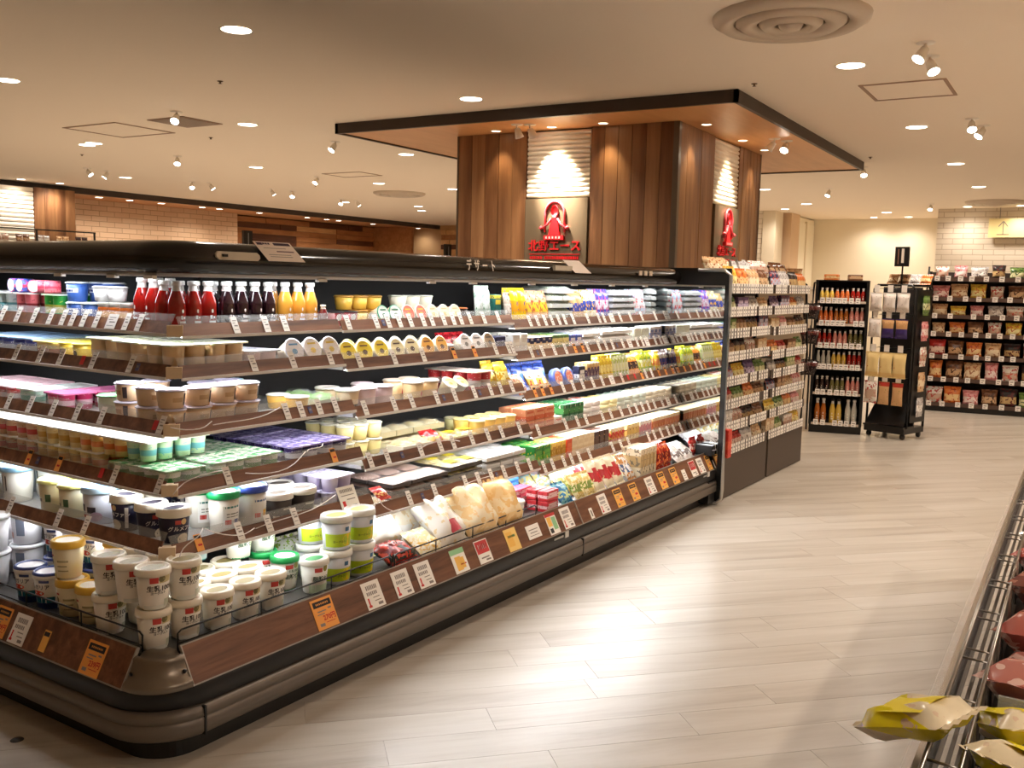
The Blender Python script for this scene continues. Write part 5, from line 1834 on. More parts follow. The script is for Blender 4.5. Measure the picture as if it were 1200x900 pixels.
row('L', 2, 80, 190, tan4, 'tan yogurt pack with pale film', 2, 1, uv=(.45, .80))
row('L', 2, 55, 82, cup(rt=.034, rb=.028, h=.06, body=(236, 206, 70), lid=(240, 220, 90), lh=.006, lr=.002, prints=(('e', (60, 50, 40), -.3, .3, .014, .036),), name='yogurt_cup'), 'small yellow yogurt cup', 2, 1, uv=(.80, .95))
row('L', 2, 25, 55, pack4((236, 214, 130), (240, 226, 140), 2, .03, .055, (190, 110, 60)), 'yellow topped yogurt pack', 2, 1, uv=(.95, 1.08))
row('L', 2, 0, 30, pack4((60, 70, 150), (160, 190, 220), 2, .032, .06, (226, 230, 240)), 'blue yogurt pack', 2, 1, uv=(1.08, 1.5))
row('B', 2, 402, 440, domecup((248, 222, 70), (246, 236, 170), (110, 80, 40), .042, .05, 68), 'pudding cup with bright yellow lid', 2, 1, uv=(1.01, 1.27))
row('B', 2, 440, 482, domecup((246, 236, 190), (246, 242, 226), (90, 70, 60), .042, .05, 68), 'pudding cup with cream lid', 2, 1, uv=(1.27, 1.47))
row('B', 2, 482, 515, domecup((244, 186, 90), (246, 232, 200), (110, 60, 30), .042, .05, 68), 'pudding cup with orange lid', 2, 1, uv=(1.47, 1.65))
row('B', 2, 516, 528, cup(rt=.04, rb=.034, h=.045, body=(130, 70, 40), lid=(200, 190, 180), lh=.006, lr=.002, name='dessert_cup'), 'chocolate brown dessert cup', 1, 1, uv=(1.65, 1.74))
row('B', 2, 528, 560, domecup((226, 220, 214), (244, 240, 236), (90, 84, 80), .042, .05, 66), 'dessert cup with white printed lid', 1, 1, uv=(1.74, 1.91))
row('B', 2, 555, 572, domecup((150, 124, 90), (226, 214, 196), (60, 50, 40), .042, .05, 66), 'dessert cup with brown speckled lid', 1, 1, uv=(1.91, 2.0))
row('B', 2, 0, 0, bag((206, 40, 50), (236, 120, 110), (160, 24, 34), .1, .09, .035, 24, 44, thr=.56), 'red frozen dessert packet', 1, 1, uv=(1.78, 2.02), d0=.45)
row('B', 2, 592, 614, carton((36, 36, 74), (60, 60, 110), (226, 220, 230), .09, .06, .065, 41, (.3, .5), thr=.68), 'navy blue dessert box', 1, 1, uv=(2.0, 2.11))
row('C', 2, 618, 640, carton((240, 238, 232), (226, 220, 210), (120, 84, 60), .06, .08, .1, 42, (.3, .5), thr=.7), 'white cheese carton', 2, 1, uv=(2.15, 2.30))
row('C', 2, 640, 668, carton((232, 206, 160), (40, 40, 80), (240, 230, 206), .05, .08, .08, 43, (.7, .98), thr=.62), 'tan cheese pack with navy top', 2, 1, uv=(2.30, 2.52))
row('C', 2, 668, 686, carton((90, 120, 70), (236, 220, 150), (50, 60, 50), .05, .08, .085, 44, (.4, .8)), 'green and cream cheese pack', 2, 1, uv=(2.52, 2.68))
row('C', 2, 686, 704, carton((70, 90, 170), (236, 230, 236), (206, 150, 170), .06, .08, .08, 45, (.3, .6)), 'blue and white cheese pack', 2, 1, uv=(2.68, 2.83))
row('C', 2, 704, 728, tray((240, 232, 222), (244, 244, 242), .09, .1, .03, True, 21, (226, 206, 200)), 'white sliced cheese tray', 2, 3, uv=(2.83, 3.02))
row('C', 2, 728, 780, tray((230, 224, 214), (240, 240, 238), .09, .1, .032, True, 22, (206, 170, 160)), 'clear tray of white cheese', 2, 3, uv=(3.02, 3.42))
row('C', 2, 780, 818, carton((222, 222, 206), (210, 210, 192), (196, 200, 186), .1, .03, .09, 46, (.4, .6)), 'pale grey cheese carton', 2, 1, uv=(3.42, 3.64))
row('C', 2, 820, 848, carton((226, 226, 230), (120, 130, 180), (230, 190, 160), .05, .05, .095, 47, (.3, .6)), 'small white and blue cheese box', 2, 1, uv=(3.64, 3.82))

# ---- top shelf
REDJ, DARKJ, YELJ = bottle((150, 22, 18)), bottle((34, 12, 20)), bottle((226, 160, 60))
row('A', 1, 205, 246, REDJ, 'red juice bottle with white cap', 2, 1, uv=(.335, .50), gap=.001, jy=9)
row('A', 1, 247, 326, DARKJ, 'dark grape juice bottle with white cap', 2, 1, uv=(.50, .77), gap=.001, jy=9)
row('A', 1, 328, 382, YELJ, 'golden citrus juice bottle with white cap', 2, 1, uv=(.77, .945), gap=.001, jy=9)
row('A', 1, 0, 0, bottle((110, 20, 20), .018, .075), 'tiny red juice bottle', 1, 1, uv=(.945, 1.0))
row('L', 1, 166, 200, REDJ, 'red juice bottle with white cap', 2, 1, uv=(.40, .56), gap=.001, jy=9)
row('L', 1, 118, 166, jar((170, 84, 30), (206, 204, 198), .026, .07, (226, 170, 90)), 'orange marmalade jar', 2, 1, uv=(.56, .77))
row('L', 1, 0, 0, cup(rt=.032, rb=.026, h=.05, body=(230, 230, 232), lid=(236, 236, 238), lh=.006, lr=.002, seg=14), 'plain white cup on the jars', 1, 1, uv=(.62, .80), z_off=.0715, d0=.335)
pul = cup(rt=.036, rb=.03, h=.066, body=(60, 100, 180), lid=(226, 232, 240), lh=.006, lr=.002, seg=16, prints=(('q', (236, 238, 244), -1, 1, .03, .045), ('q', (40, 60, 140), -.7, .5, .033, .04)))
row('L', 1, 78, 118, pul, 'blue yogurt cup with white band', 2, 2, uv=(.77, .94), skip=.2)
smile_g = pack4((60, 190, 80), (220, 240, 220), 2, .026, .088, (240, 226, 100))
row('L', 1, 55, 78, smile_g, 'bright green yogurt pack', 2, 1, uv=(.94, 1.06))
row('L', 1, 40, 55, pack4((150, 110, 200), (226, 220, 240), 2, .026, .088, (70, 50, 110)), 'violet yogurt pack', 2, 1, uv=(1.06, 1.13), maxn=1)
row('L', 1, 22, 40, pack4((236, 120, 130), (240, 226, 230), 2, .026, .088, (170, 40, 50)), 'coral pink yogurt pack', 2, 1, uv=(1.13, 1.21))
row('L', 1, 0, 22, pack4((206, 230, 232), (236, 242, 242), 2, .026, .088, (90, 170, 180)), 'pale aqua yogurt pack', 2, 1, uv=(1.21, 1.6))
row('L', 1, 0, 0, roll((230, 110, 130), (236, 236, 240), .022, .05), 'pink cheese drum lying on packs', 1, 1, uv=(1.02, 1.16), z_off=.0895, d0=.35, jy=40)
row('L', 1, 0, 0, roll((60, 80, 170), (226, 232, 244), .024, .05), 'blue cheese drum lying on packs', 1, 1, uv=(1.16, 1.3), z_off=.0895, d0=.35)
row('B', 1, 393, 424, cup(rt=.032, rb=.026, h=.055, body=(190, 50, 60), lid=(40, 34, 36), lh=.006, lr=.002, seg=14, prints=(('e', (240, 236, 230), -.6, .2, .02, .045),), name='jelly_cup'), 'red jelly cup with black lid', 2, 1, uv=(1.01, 1.16))
row('B', 1, 0, 0, cup(rt=.036, rb=.03, h=.055, body=(226, 180, 70), lid=(190, 140, 60), lh=.008, lr=.002, seg=14, name='pudding_cup'), 'yellow brown pudding cup', 1, 2, uv=(1.14, 1.38), d0=.41)
row('B', 1, 425, 470, domecup((240, 244, 240), (40, 150, 100), (60, 120, 90), .036, .05, 70), 'pudding cup with green rimmed lid', 1, 1, uv=(1.15, 1.37))
row('B', 1, 470, 492, domecup((240, 130, 110), (246, 236, 220), (246, 200, 90), .036, .05, 70), 'dessert cup with pink and orange lid', 1, 1, uv=(1.37, 1.53))
row('B', 1, 0, 0, cup(rt=.038, rb=.03, h=.055, body=(240, 234, 214), lid=(246, 242, 228), lh=.006, lr=.002, seg=14, name='pudding_cup'), 'ivory pudding cup', 1, 2, uv=(1.38, 1.7), d0=.41)
row('B', 1, 492, 528, domecup((244, 236, 206), (246, 242, 226), (220, 200, 150), .036, .05, 70), 'pudding cup with ivory lid', 1, 1, uv=(1.53, 1.76))
row('B', 1, 530, 548, cup(rt=.038, rb=.032, h=.06, body=(60, 40, 30), lid=(206, 110, 50), lh=.006, lr=.002, seg=14, name='dessert_cup'), 'dark chocolate dessert cup', 2, 1, uv=(1.76, 1.87))
row('B', 1, 545, 582, bag((196, 216, 206), (226, 236, 230), (120, 170, 130), .055, .155, .025, 6, 51, thr=.64, label=(226, 234, 226), lab=(.7, .5, .8)), 'tall pale green drink pouch', 1, 1, uv=(1.83, 2.02), gap=.001)
row('B', 1, 582, 596, carton((40, 110, 100), (226, 200, 60), (30, 80, 80), .055, .06, .115, 52, (.85, .98)), 'teal carton with yellow top', 1, 1, uv=(2.02, 2.10))
row('C', 1, 600, 606, bag((196, 180, 160), (230, 220, 206), (120, 90, 70), .05, .15, .025, 10, 52), 'brown drink pouch', 1, 1, uv=(2.14, 2.19))
row('C', 1, 606, 628, bag((246, 206, 30), (240, 170, 40), (70, 70, 150), .06, .17, .025, 8, 53, thr=.66), 'tall yellow cheese pouch', 2, 1, uv=(2.19, 2.32), gap=.001)
row('C', 1, 628, 655, bag((226, 190, 140), (236, 206, 60), (206, 100, 70), .065, .16, .03, 14, 54, thr=.56), 'tan cheese snack pouch', 2, 1, uv=(2.32, 2.52))
row('C', 1, 655, 690, tray((206, 216, 200), (226, 232, 226), .1, .1, .035, True, 31, (190, 206, 170)), 'stacked clear tray of fresh cheese', 2, 5, uv=(2.52, 2.76))
row('C', 1, 687, 703, bag((206, 170, 120), (70, 80, 160), (230, 190, 120), .06, .15, .03, 14, 55), 'tan snack pouch with blue band', 2, 1, uv=(2.76, 2.88))
row('C', 1, 703, 727, bag((236, 232, 200), (60, 80, 170), (236, 180, 60), .065, .165, .03, 12, 56, thr=.56), 'yellow and blue cheese pouch', 2, 1, uv=(2.88, 3.03))
row('C', 1, 727, 746, bag((90, 90, 190), (230, 226, 240), (210, 90, 140), .065, .17, .03, 10, 57, thr=.56), 'violet blue cheese pouch', 2, 1, uv=(3.03, 3.17))
row('C', 1, 746, 795, tray((200, 206, 206), (216, 220, 220), .09, .1, .032, True, 32, (226, 230, 230)), 'stacked silver tray of soft cheese', 2, 5, uv=(3.17, 3.5))
row('C', 1, 795, 815, bag((190, 214, 236), (240, 244, 248), (230, 120, 120), .065, .17, .03, 10, 58, thr=.56), 'white and sky blue cheese pouch', 2, 1, uv=(3.5, 3.62))
row('C', 1, 815, 828, bag((226, 160, 110), (190, 50, 44), (240, 206, 160), .06, .165, .03, 10, 59, thr=.56), 'red and tan cheese pouch', 2, 1, uv=(3.62, 3.69))
row('C', 1, 828, 850, tray((226, 230, 226), (206, 214, 210), .07, .08, .034, True, 33, (246, 246, 244)), 'blister tray of white cheese balls', 2, 5, uv=(3.69, 3.83))

# ================================================================== OTHER FIXTURES
PAL = {'red': ((190, 50, 44), (236, 206, 190), (150, 30, 30)), 'orange': ((226, 130, 60), (240, 206, 150), (190, 80, 40)), 'yellow': ((232, 200, 70), (246, 236, 170), (200, 120, 50)),
       'white': ((236, 230, 220), (200, 170, 150), (190, 80, 70)), 'brown': ((120, 78, 50), (206, 170, 130), (80, 50, 34)), 'tan': ((216, 180, 136), (240, 222, 190), (170, 110, 70)),
       'pink': ((230, 160, 160), (246, 226, 222), (200, 90, 100)), 'purple': ((110, 84, 130), (206, 190, 216), (70, 50, 90)), 'navy': ((50, 54, 90), (190, 190, 210), (206, 90, 70)),
       'green': ((110, 140, 70), (226, 226, 180), (60, 90, 50)), 'black': ((40, 36, 36), (190, 160, 110), (90, 30, 30)), 'silver': ((196, 192, 190), (236, 232, 228), (130, 120, 120))}


def goods(kind, col, w, h, t, seed, tilt=8):
    c1, c2, c3 = PAL[col]
    if kind == 'packet':
        return bag(c1, c2, c3, w, h, t, tilt, seed, (.3, .62), .58, 6, .3, name='food_packet')
    if kind == 'box':
        return carton(c1, c2, c3, w, t, h, seed, (.25, .6), 0, .6, 6, 'food_box')
    if kind == 'pouch':
        return bag(c1, c2, c3, w, h, t, tilt, seed, (.3, .62), .58, 6, .3, label=c2, lab=(.6, .2, .55), name='food_pouch')


def small_tag(w, h):
    k = ('small', w, h)
    if k not in TAGS:
        b = MB().box(-w / 2, w / 2, -.001, 0, 0, h)
        b.quad((-w * .3, -.0013, h * .55), (w * .3, -.0013, h * .55), (w * .3, -.0013, h * .72), (-w * .3, -.0013, h * .72), 1)
        b.quad((-w * .3, -.0013, h * .2), (w * .1, -.0013, h * .2), (w * .1, -.0013, h * .32), (-w * .3, -.0013, h * .32), 1)
        TAGS[k] = b.mesh('price_tag', [PAPER, GREYINK])
    return TAGS[k]


def rack_shelf(parent, x0, x1, d, z, depth, tagw, tagh, tagstep, mat, rail_mat, seed, keep=.9, rail_h=.03):
    s = MB().box(x0, x1, d + .004, d + depth, z - .012, z).build('shelf', mat, parent)
    MB().box(x0, x1, d - .004, d + .003, z - .014, z + rail_h - .014).build('price_rail', rail_mat, s)
    q = random.Random(seed)
    x = x0 + tagw
    while x < x1 - tagw * .6:
        if q.random() < keep:
            o = link('price_tag', small_tag(tagw, tagh), s, (x, d - .0045, z - .016))
        x += tagstep * q.uniform(.8, 1.2)
    return s


# ---------------------------------------------------------------- gondola right behind the case
rk = thing('dry_goods_gondola', 'dark gondola of packaged snacks standing end-on behind the refrigerated case', 'shelf rack', CW @ Vector((3.90, -.05, 0)), -TH)
RKM = Matrix.Translation(CW @ Vector((3.90, -.05, 0))) @ Matrix.Rotation(-TH, 4, 'Z')
brownpanel = M((74, 62, 52), .5)
MB().box(0, 1.72, .02, .5, 0, .27).build('base', BLACK, rk)
for x in (.09, .915):
    MB().box(x + .003, x + .79, 0, .02, .005, .265).build('base_panel', brownpanel, rk)
MB().box(0, .08, -.005, .02, .0, .27).build('base_post', BLACK, rk)
MB().box(.0, 1.72, .40, .43, .27, 1.36).build('back_panel', M((60, 50, 44), .6), rk)
MB().box(0, .012, .0, .43, .27, 1.36).build('end_board', BLACK, rk)
for x in (.02, .88, 1.70):
    MB().box(x - .015, x + .015, .385, .4, .27, 1.38).build('upright', BLACK, rk)
MB().tube([(1.72, .02, .27), (1.725, .0, .8), (1.72, .03, 1.32), (1.72, .1, 1.37), (1.72, .4, 1.37)], .009, 8).build('side_tube', BLACK, rk)
rail_d = M((70, 58, 50), .5)
ZL = [.285, .43, .57, .71, .86, 1.0, 1.13, 1.27]
ZR = [.285, .43, .57, .70, .83, .99, 1.13, 1.27]
rq = random.Random(21)
NUM = ['bottom', 'seventh', 'sixth', 'fifth', 'fourth', 'third', 'second', 'top']
for half, (x0, x1, zz) in enumerate(((.03, .86, ZL), (.885, 1.70, ZR))):
    for k, z in enumerate(zz):
        rack_shelf(rk, x0, x1, 0, z, .38, .032, .06, .044, CHAR, rail_d, k * 7 + half, .95, .055)
        names = list(PAL)
        rq.shuffle(names)
        n = 4
        w = (x1 - x0 - .02) / n
        for c in range(n):
            kd = rq.choice(('packet', 'packet', 'box', 'pouch')) if k < 7 else 'packet'
            h = rq.uniform(.1, .122) if k < 7 else rq.uniform(.13, .16)
            p = goods(kd, names[c], round(rq.choice((.06, .075, .09)), 3), round(h, 2), .035, rq.randrange(6), 12)
            lay(RKM, -TH, x0 + .01 + c * w, x0 + .01 + (c + 1) * w, .015, z + .0005, p, 'small %s %s' % (names[c], p.name.replace('_', ' ')), '%s row of %s gondola half' % (NUM[k], ('near', 'far')[half]),
                lim=(x0, x1), dmax=.37, occ_key=('rk', half, k), gap=.002)
# things stacked on top of it
MB().box(.0, 1.72, .06, .40, 1.345, 1.36).build('top_shelf', CHAR, rk)
for k, (c, w) in enumerate((('tan', .12), ('silver', .12), ('white', .14), ('brown', .1))):
    p = bag(*PAL[c], w, .12, .05, 20, 60 + k, name='food_packet')
    lay(RKM, -TH, .1 + k * .4, .45 + k * .4, .14, 1.3605, p, 'loose %s packet' % c, 'piled on top of the gondola', lim=(0, 1.72), dmax=.5, occ_key='rktop', jy=25)
p = Proto('end_cap_box', 'box', .06, .05, .17, carton((206, 50, 36), (220, 80, 50), (236, 120, 80), .06, .05, .17, 3).root, [])
place(p, RKM @ Vector((.045, -.02, .2705)) + Vector((0, 0, 0)), -TH, 'upright red box at the gondola foot beside the case end', None)

# ---------------------------------------------------------------- a rack standing across the aisle
def frame(p0, p1):
    d = Vector(p1) - Vector(p0)
    rz = math.atan2(d.y, d.x)
    return rz, Matrix.Translation(Vector((p0[0], p0[1], 0))) @ Matrix.Rotation(rz, 4, 'Z'), d.to_2d().length


rz, BM, BW = frame((8.709, 2.099, 0), (8.788, 1.661, 0))
br = thing('bottle_rack', 'black rack of sauce bottles facing the aisle beyond the gondola', 'shelf rack', (8.709, 2.099, 0), rz)
MB().box(0, BW, .01, .42, 0, .07).build('base', BLACK, br)
MB().box(0, BW, .34, .36, .07, 1.36).build('back_panel', M((34, 30, 28), .6), br)
for x in (.008, BW - .008):
    MB().box(x - .012, x + .012, .0, .36, .07, 1.37).build('side_frame', BLACK, br)
MB().tube([(-.02, .0, .02), (-.022, -.005, .9), (-.02, .0, 1.28), (-.02, .06, 1.34), (-.02, .3, 1.35)], .009, 7).build('side_tube', BLACK, br)
bz = [.085, .36, .59, .78, .98, 1.18]
BC = {'red': (170, 36, 30), 'amber': (190, 110, 44), 'dark': (50, 28, 24), 'orange': (226, 120, 60), 'olive': (120, 116, 70), 'pink': (226, 150, 140), 'clear': (206, 206, 196), 'yellow': (232, 196, 90)}
BROW = ['bottom', 'fifth', 'fourth', 'third', 'second', 'top']
BSET = [('amber', 'yellow', 'clear'), ('dark', 'olive', 'pink'), ('clear', 'yellow', 'red'), ('red', 'pink', 'olive'), ('orange', 'amber', 'pink'), ('yellow', 'orange', 'red')]
for k, z in enumerate(bz):
    rack_shelf(br, .02, BW - .02, .0, z, .33, .04, .05, .052, CHAR, M((200, 184, 166), .5), 40 + k, .95, .02)
    for c, nm in enumerate(BSET[k]):
        h = .22 if k == 0 else (.15 if k < 5 else .12)
        p = bottle(BC[nm], .0195 if k else .025, h, (40, 34, 32) if c % 2 else (226, 220, 210), (236, 226, 206), name='sauce_bottle')
        w = (BW - .05) / 3
        lay(BM, rz, .025 + c * w, .025 + (c + 1) * w, .03, z + .0005, p, '%s sauce bottle' % nm, '%s shelf of the bottle rack' % BROW[k], lim=(.02, BW - .02), dmax=.33, occ_key=('br', k), gap=.001)
for k, c in enumerate(('orange', 'brown')):
    lay(BM, rz, .04 + k * .2, .2 + k * .2, .12, 1.3705, carton(*PAL[c], .12, .1, .05, 5 + k, name='food_box'), 'flat %s box' % c, 'lying on top of bottle rack', lim=(0, BW), dmax=.5, occ_key='brtop', jy=8)
MB().box(.0, BW, .02, .35, 1.36, 1.37).build('top_board', BLACK, br)
# dark nets of bulbs hanging on the rack's side
for k, z in enumerate((1.02, .80, .52)):
    t = thing('hanging_net_bag', 'dark hanging packet bunch at the %s of the bottle rack side' % ('top', 'middle', 'bottom')[k], 'packet', BM @ Vector((-.03, -.03, z)), rz)
    for j in range(3):
        b = pillow(.07, .14, .04, seed=k * 3 + j)
        b.xform(Matrix.Rotation(.25 * (j - 1), 4, 'Y'))
        b.build('packet', printed((40, 30, 30), (90, 40, 36), (130, 110, 100), (.6, .8), j, .25), t, (.025 * (j - 1), -.03 - .008 * j, 0))
    MB().tube([(0, .025, .16), (0, -.03, .16), (0, -.035, .135)], .003, 5).build('hook', BLACK, t)

# ---------------------------------------------------------------- wheeled rack with hanging pouches
rz2, HM, HW = frame((8.79, 1.645, 0), (8.678, 1.294, 0))
hr = thing('wheeled_hook_rack', 'black wheeled rack hung with white and cream pouches, register sign above', 'shelf rack', (8.79, 1.645, 0), rz2)
MB().box(.0, HW, .02, .38, .05, .10).build('base', BLACK, hr)
b = MB()
MB().tube([(.0, .06, .1), (.0, .06, 1.30), (.03, .06, 1.335), (HW - .03, .06, 1.335), (HW, .06, 1.30), (HW, .06, .1)], .011, 8).build('front_frame', BLACK, hr)
MB().tube([(.0, .36, .1), (.0, .36, 1.30), (.03, .36, 1.335), (HW - .03, .36, 1.335), (HW, .36, 1.30), (HW, .36, .1)], .011, 8).build('rear_frame', BLACK, hr)
MB().box(.01, HW - .01, .20, .22, .1, 1.32).build('pegboard', M((30, 26, 24), .6), hr)
MB().box(.0, HW, .0, .2, .10, .115).build('lower_tray', BLACK, hr)
b = MB().quad((.01, .02, .12), (HW - .01, .02, .12), (HW - .01, .19, .30), (.01, .19, .30))
b.quad((.01, .02, .12), (.01, .19, .30), (.01, .19, .12), (.01, .18, .12))
b.build('slanted_back', BLACK, hr)
for x in (.03, HW - .03):
    for y in (.06, .35):
        w = MB().lathe([(0, -.012), (.026, -.012), (.028, 0), (.026, .012), (0, .012)], 12)
        w.xform(Matrix.Rotation(PI / 2, 4, 'Y'))
        w.build('castor', BLACK, hr, (x, y, .028))
for z in (1.305, 1.08, .79, .53):
    for i in range(3):
        x = HW * (i + .5) / 3
        MB().tube([(x, .20, z), (x, -.0, z), (x, -.01, z + .012)], .003, 5).build('hook', STEEL, hr)
        MB().box(x - .024, x + .024, -.014, -.011, z - .03, z + .03).build('price_tag', PAPER, hr)
WP = bag((236, 228, 220), (236, 228, 220), (120, 100, 100), .115, .165, .03, 0, 3, (.0, .1), .68, 7, .35, name='hanging_pouch')
VP = bag((70, 54, 120), (206, 160, 110), (50, 40, 90), .11, .165, .03, 0, 4, (.5, .95), .68, 7, .3, name='hanging_pouch')
CP = bag((240, 214, 150), (236, 200, 130), (206, 120, 80), .125, .22, .03, 0, 5, (.05, .2), .72, 5, .3, name='hanging_pouch')
RP = bag((214, 170, 120), (170, 50, 40), (110, 130, 60), .1, .2, .03, 0, 6, (.8, .98), .68, 6, .3, name='hanging_pouch')
for p, z, cols, nm in ((WP, 1.105, (0, 1, 2), 'white pouch in the top row'), (WP, .88, (0,), 'lone white pouch in the second row'), (VP, .88, (1, 2), 'purple and tan pouch in the second row'), (CP, .535, (0, 1, 2), 'cream pouch in the third row'),
                       (goods('pouch', 'white', .12, .2, .03, 7, 0), .30, (0,), 'white pouch with green leaf, bottom row'), (RP, .30, (1, 2), 'tan and red pouch in the bottom row')):
    for i in cols:
        lab = 'hanging %s of hook rack' % nm + (', %s' % ('left', 'centre', 'right')[i] if len(cols) > 1 else '')
        place(p, HM @ Vector((HW * (i + .5) / 3, -.018, z)), rz2, lab, nm)
# goods hanging on its right flank
for k in range(5):
    c = ('silver', 'tan', 'white', 'pink', 'green')[k]
    place(goods('packet', c, .11, .17, .035, k, 0), HM @ Vector((HW + .035, .2, .2 + k * .22)), rz2 + PI / 2, 'small %s packet hanging on the right flank of hook rack' % c, 'packets on the flank of the hook rack')
MB().box(HW + .012, HW + .016, .08, .34, .15, 1.3).build('flank_mesh', BLACK, hr)
MB().tube([(HW * .45, .21, 1.32), (HW * .45, .21, 1.56)], .008, 6).build('sign_post', BLACK, hr)
sg = thing('register_sign', 'small black framed register sign with pale number one on a post', 'sign', HM @ Vector((HW * .45, .185, 1.50)), rz2 + .15)
MB().box(-.06, .06, 0, .02, 0, .17).build('panel', BLACK, sg)
q = text_mb('1', .17, bold=.003)
q.v = [(x * 1.0 + .008, y - .0015, z + .085) for x, y, z in q.v]
q.build('number', M((190, 176, 160), .5), sg)
MB().box(-.034, -.026, -.002, 0, .02, .15).build('side_stripe', M((120, 84, 64), .5), sg)
for k in range(4):
    c = ('tan', 'brown', 'silver', 'orange')[k]
    place(goods('packet', c, .1, .1, .04, k, 30), HM @ Vector((.05 + k * .1, .29, 1.347)), rz2, 'small %s packet on top of the hook rack' % c, 'packets on top of the hook rack')
MB().box(.0, HW, .22, .37, 1.33, 1.346).build('top_board', BLACK, hr)

# ---------------------------------------------------------------- wall rack on the right
rz3, WM, _ = frame((11.099, 1.477, 0), (11.207, .497, 0))
WL = 2.3
wr = thing('wall_rack', 'wide brown shelf rack of sweets and bread packets before brick wall', 'shelf rack', (11.099, 1.477, 0), rz3)
MB().box(0, WL, .02, .45, 0, .062).build('base', BLACK, wr)
MB().box(0, WL, .43, .45, .06, 1.5).build('back_panel', M((52, 40, 34), .6), wr)
for x in (.0, 1.12, WL):
    MB().box(x - .012, x + .012, .02, .45, .06, 1.5).build('side_frame', M((48, 38, 32), .5), wr)
MB().tube([(-.03, .0, .0), (-.035, -.02, 1.0), (-.03, .0, 1.25), (-.02, .05, 1.55)], .01, 7).build('side_tube', BLACK, wr)
wz = [.073, .34, .587, .825, 1.018, 1.204, 1.417]
WROW = ['bottom', 'sixth', 'fifth', 'fourth', 'third', 'second', 'top']
WC = [('white', 'orange', 'pink', 'brown', 'black', 'green'), ('orange', 'brown', 'tan', 'pink', 'white', 'black'), ('red', 'brown', 'orange', 'tan', 'black', 'white'),
      ('tan', 'orange', 'brown', 'white', 'yellow', 'pink'), ('tan', 'yellow', 'pink', 'silver', 'white', 'brown'), ('pink', 'tan', 'yellow', 'white', 'brown', 'silver'), ('white', 'pink', 'silver', 'black', 'green', 'red')]
for k, z in enumerate(wz):
    for x0, x1 in ((.015, 1.105), (1.135, WL - .015)):
        rack_shelf(wr, x0, x1, 0, z, .42, .05, .055, .13, M((90, 70, 58), .5), M((84, 62, 52), .5), 80 + k + int(x0), .95, .04)
    w = 1.08 / 6 * 1.0
    for half in (0, 1):
        for c in range(6):
            nm = WC[k][c] if half == 0 else WC[k][5 - c]
            gap_z = (wz[k + 1] - z) if k < 6 else .2
            h = round(min(.21, gap_z - .035) * rq.uniform(.82, 1), 2)
            p = bag(*PAL[nm], round(rq.choice((.13, .155, .17)), 3), h, .06, 10, rq.randrange(5), (.25, .6), .56, 5, .3, name='bread_packet', cat='packet')
            lay(WM, rz3, .02 + half * 1.12 + c * w, .02 + half * 1.12 + (c + 1) * w, .02, z + .0005, p, '%s sweets packet' % nm, '%s shelf, %s half of wall rack' % (WROW[k], ('left', 'right')[half]), lim=(.015 + half * 1.12, 1.105 + half * 1.18), dmax=.42, occ_key=('wr', k, half), gap=.004)
# packets hung on its near end
for k in range(5):
    c = ('pink', 'white', 'tan', 'silver', 'brown')[k]
    place(goods('packet', c, .12, .18, .04, k + 2, 0), WM @ Vector((-.06, .2, .12 + k * .23)), rz3 - PI / 2, 'small %s packet hanging at the left end of wall rack' % c, 'packets at the end of the wall rack')
MB().box(-.035, -.03, .02, .4, .1, 1.3).build('end_mesh', M((60, 50, 44), .5), wr)

# ---------------------------------------------------------------- open freezer bin at the lower right
YB, ZB = .15, .65
X0B, X1B = .95, 4.4
bn = thing('open_freezer_bin', 'grey open freezer bin with wire rim at the lower right corner', 'freezer', ((X0B + X1B) / 2, -.4, 0))
o = lambda x, y, z: (x - (X0B + X1B) / 2, y + .4, z)


def bbox(x0, x1, y0, y1, z0, z1, nm, mat):
    a, c = o(x0, y0, z0), o(x1, y1, z1)
    return MB().box(a[0], c[0], a[1], c[1], a[2], c[2]).build(nm, mat, bn)


bbox(X0B, X1B, -.95, YB - .03, 0.02, .36, 'body', CHAR)
bbox(X0B, X1B, -.95, -.91, .36, ZB, 'far_wall', CHAR)
bbox(X0B, X0B + .03, -.91, YB - .05, .36, ZB - .02, 'end_wall', CHAR)
bbox(X1B - .03, X1B, -.91, YB - .05, .36, ZB - .02, 'end_wall', CHAR)
vent = M((110, 108, 106), .4, metal=.4)
b = MB()
for k in range(5):                                  # slatted air vent below the rim
    y, z = YB - .010 - k * .009, ZB - .015 - k * .022
    a, c = o(X0B + .03, y - .006, z - .004), o(X1B - .03, y, z)
    MB().box(a[0], c[0], a[1], c[1], a[2], c[2]).build('vent_slat', vent, bn)
bbox(X0B + .03, X1B - .03, .085, YB - .02, .36, .52, 'vent_core', BLACK)
bbox(X0B, X1B, YB - .004, YB + .012, ZB - .05, ZB, 'rim', M((196, 196, 196), .25, metal=.8))
MB().tube([o(X0B + .05, YB - .048, ZB + .01), o(X1B - .05, YB - .048, ZB + .01)], .0035, 6).build('wire_rail', STEEL, bn)
MB().tube([o(X0B + .05, YB - .003, ZB + .012), o(X1B - .05, YB - .003, ZB + .012)], .0035, 6).build('wire_rail', STEEL, bn)
x = X0B + .12
while x < X1B - .1:
    for dx in (0, .05):
        MB().tube([o(x + dx, YB - .003, ZB + .012), o(x + dx, YB - .048, ZB + .01), o(x + dx, YB - .052, ZB - .09)], .0028, 5).build('wire_rung', STEEL, bn)
    x += .24
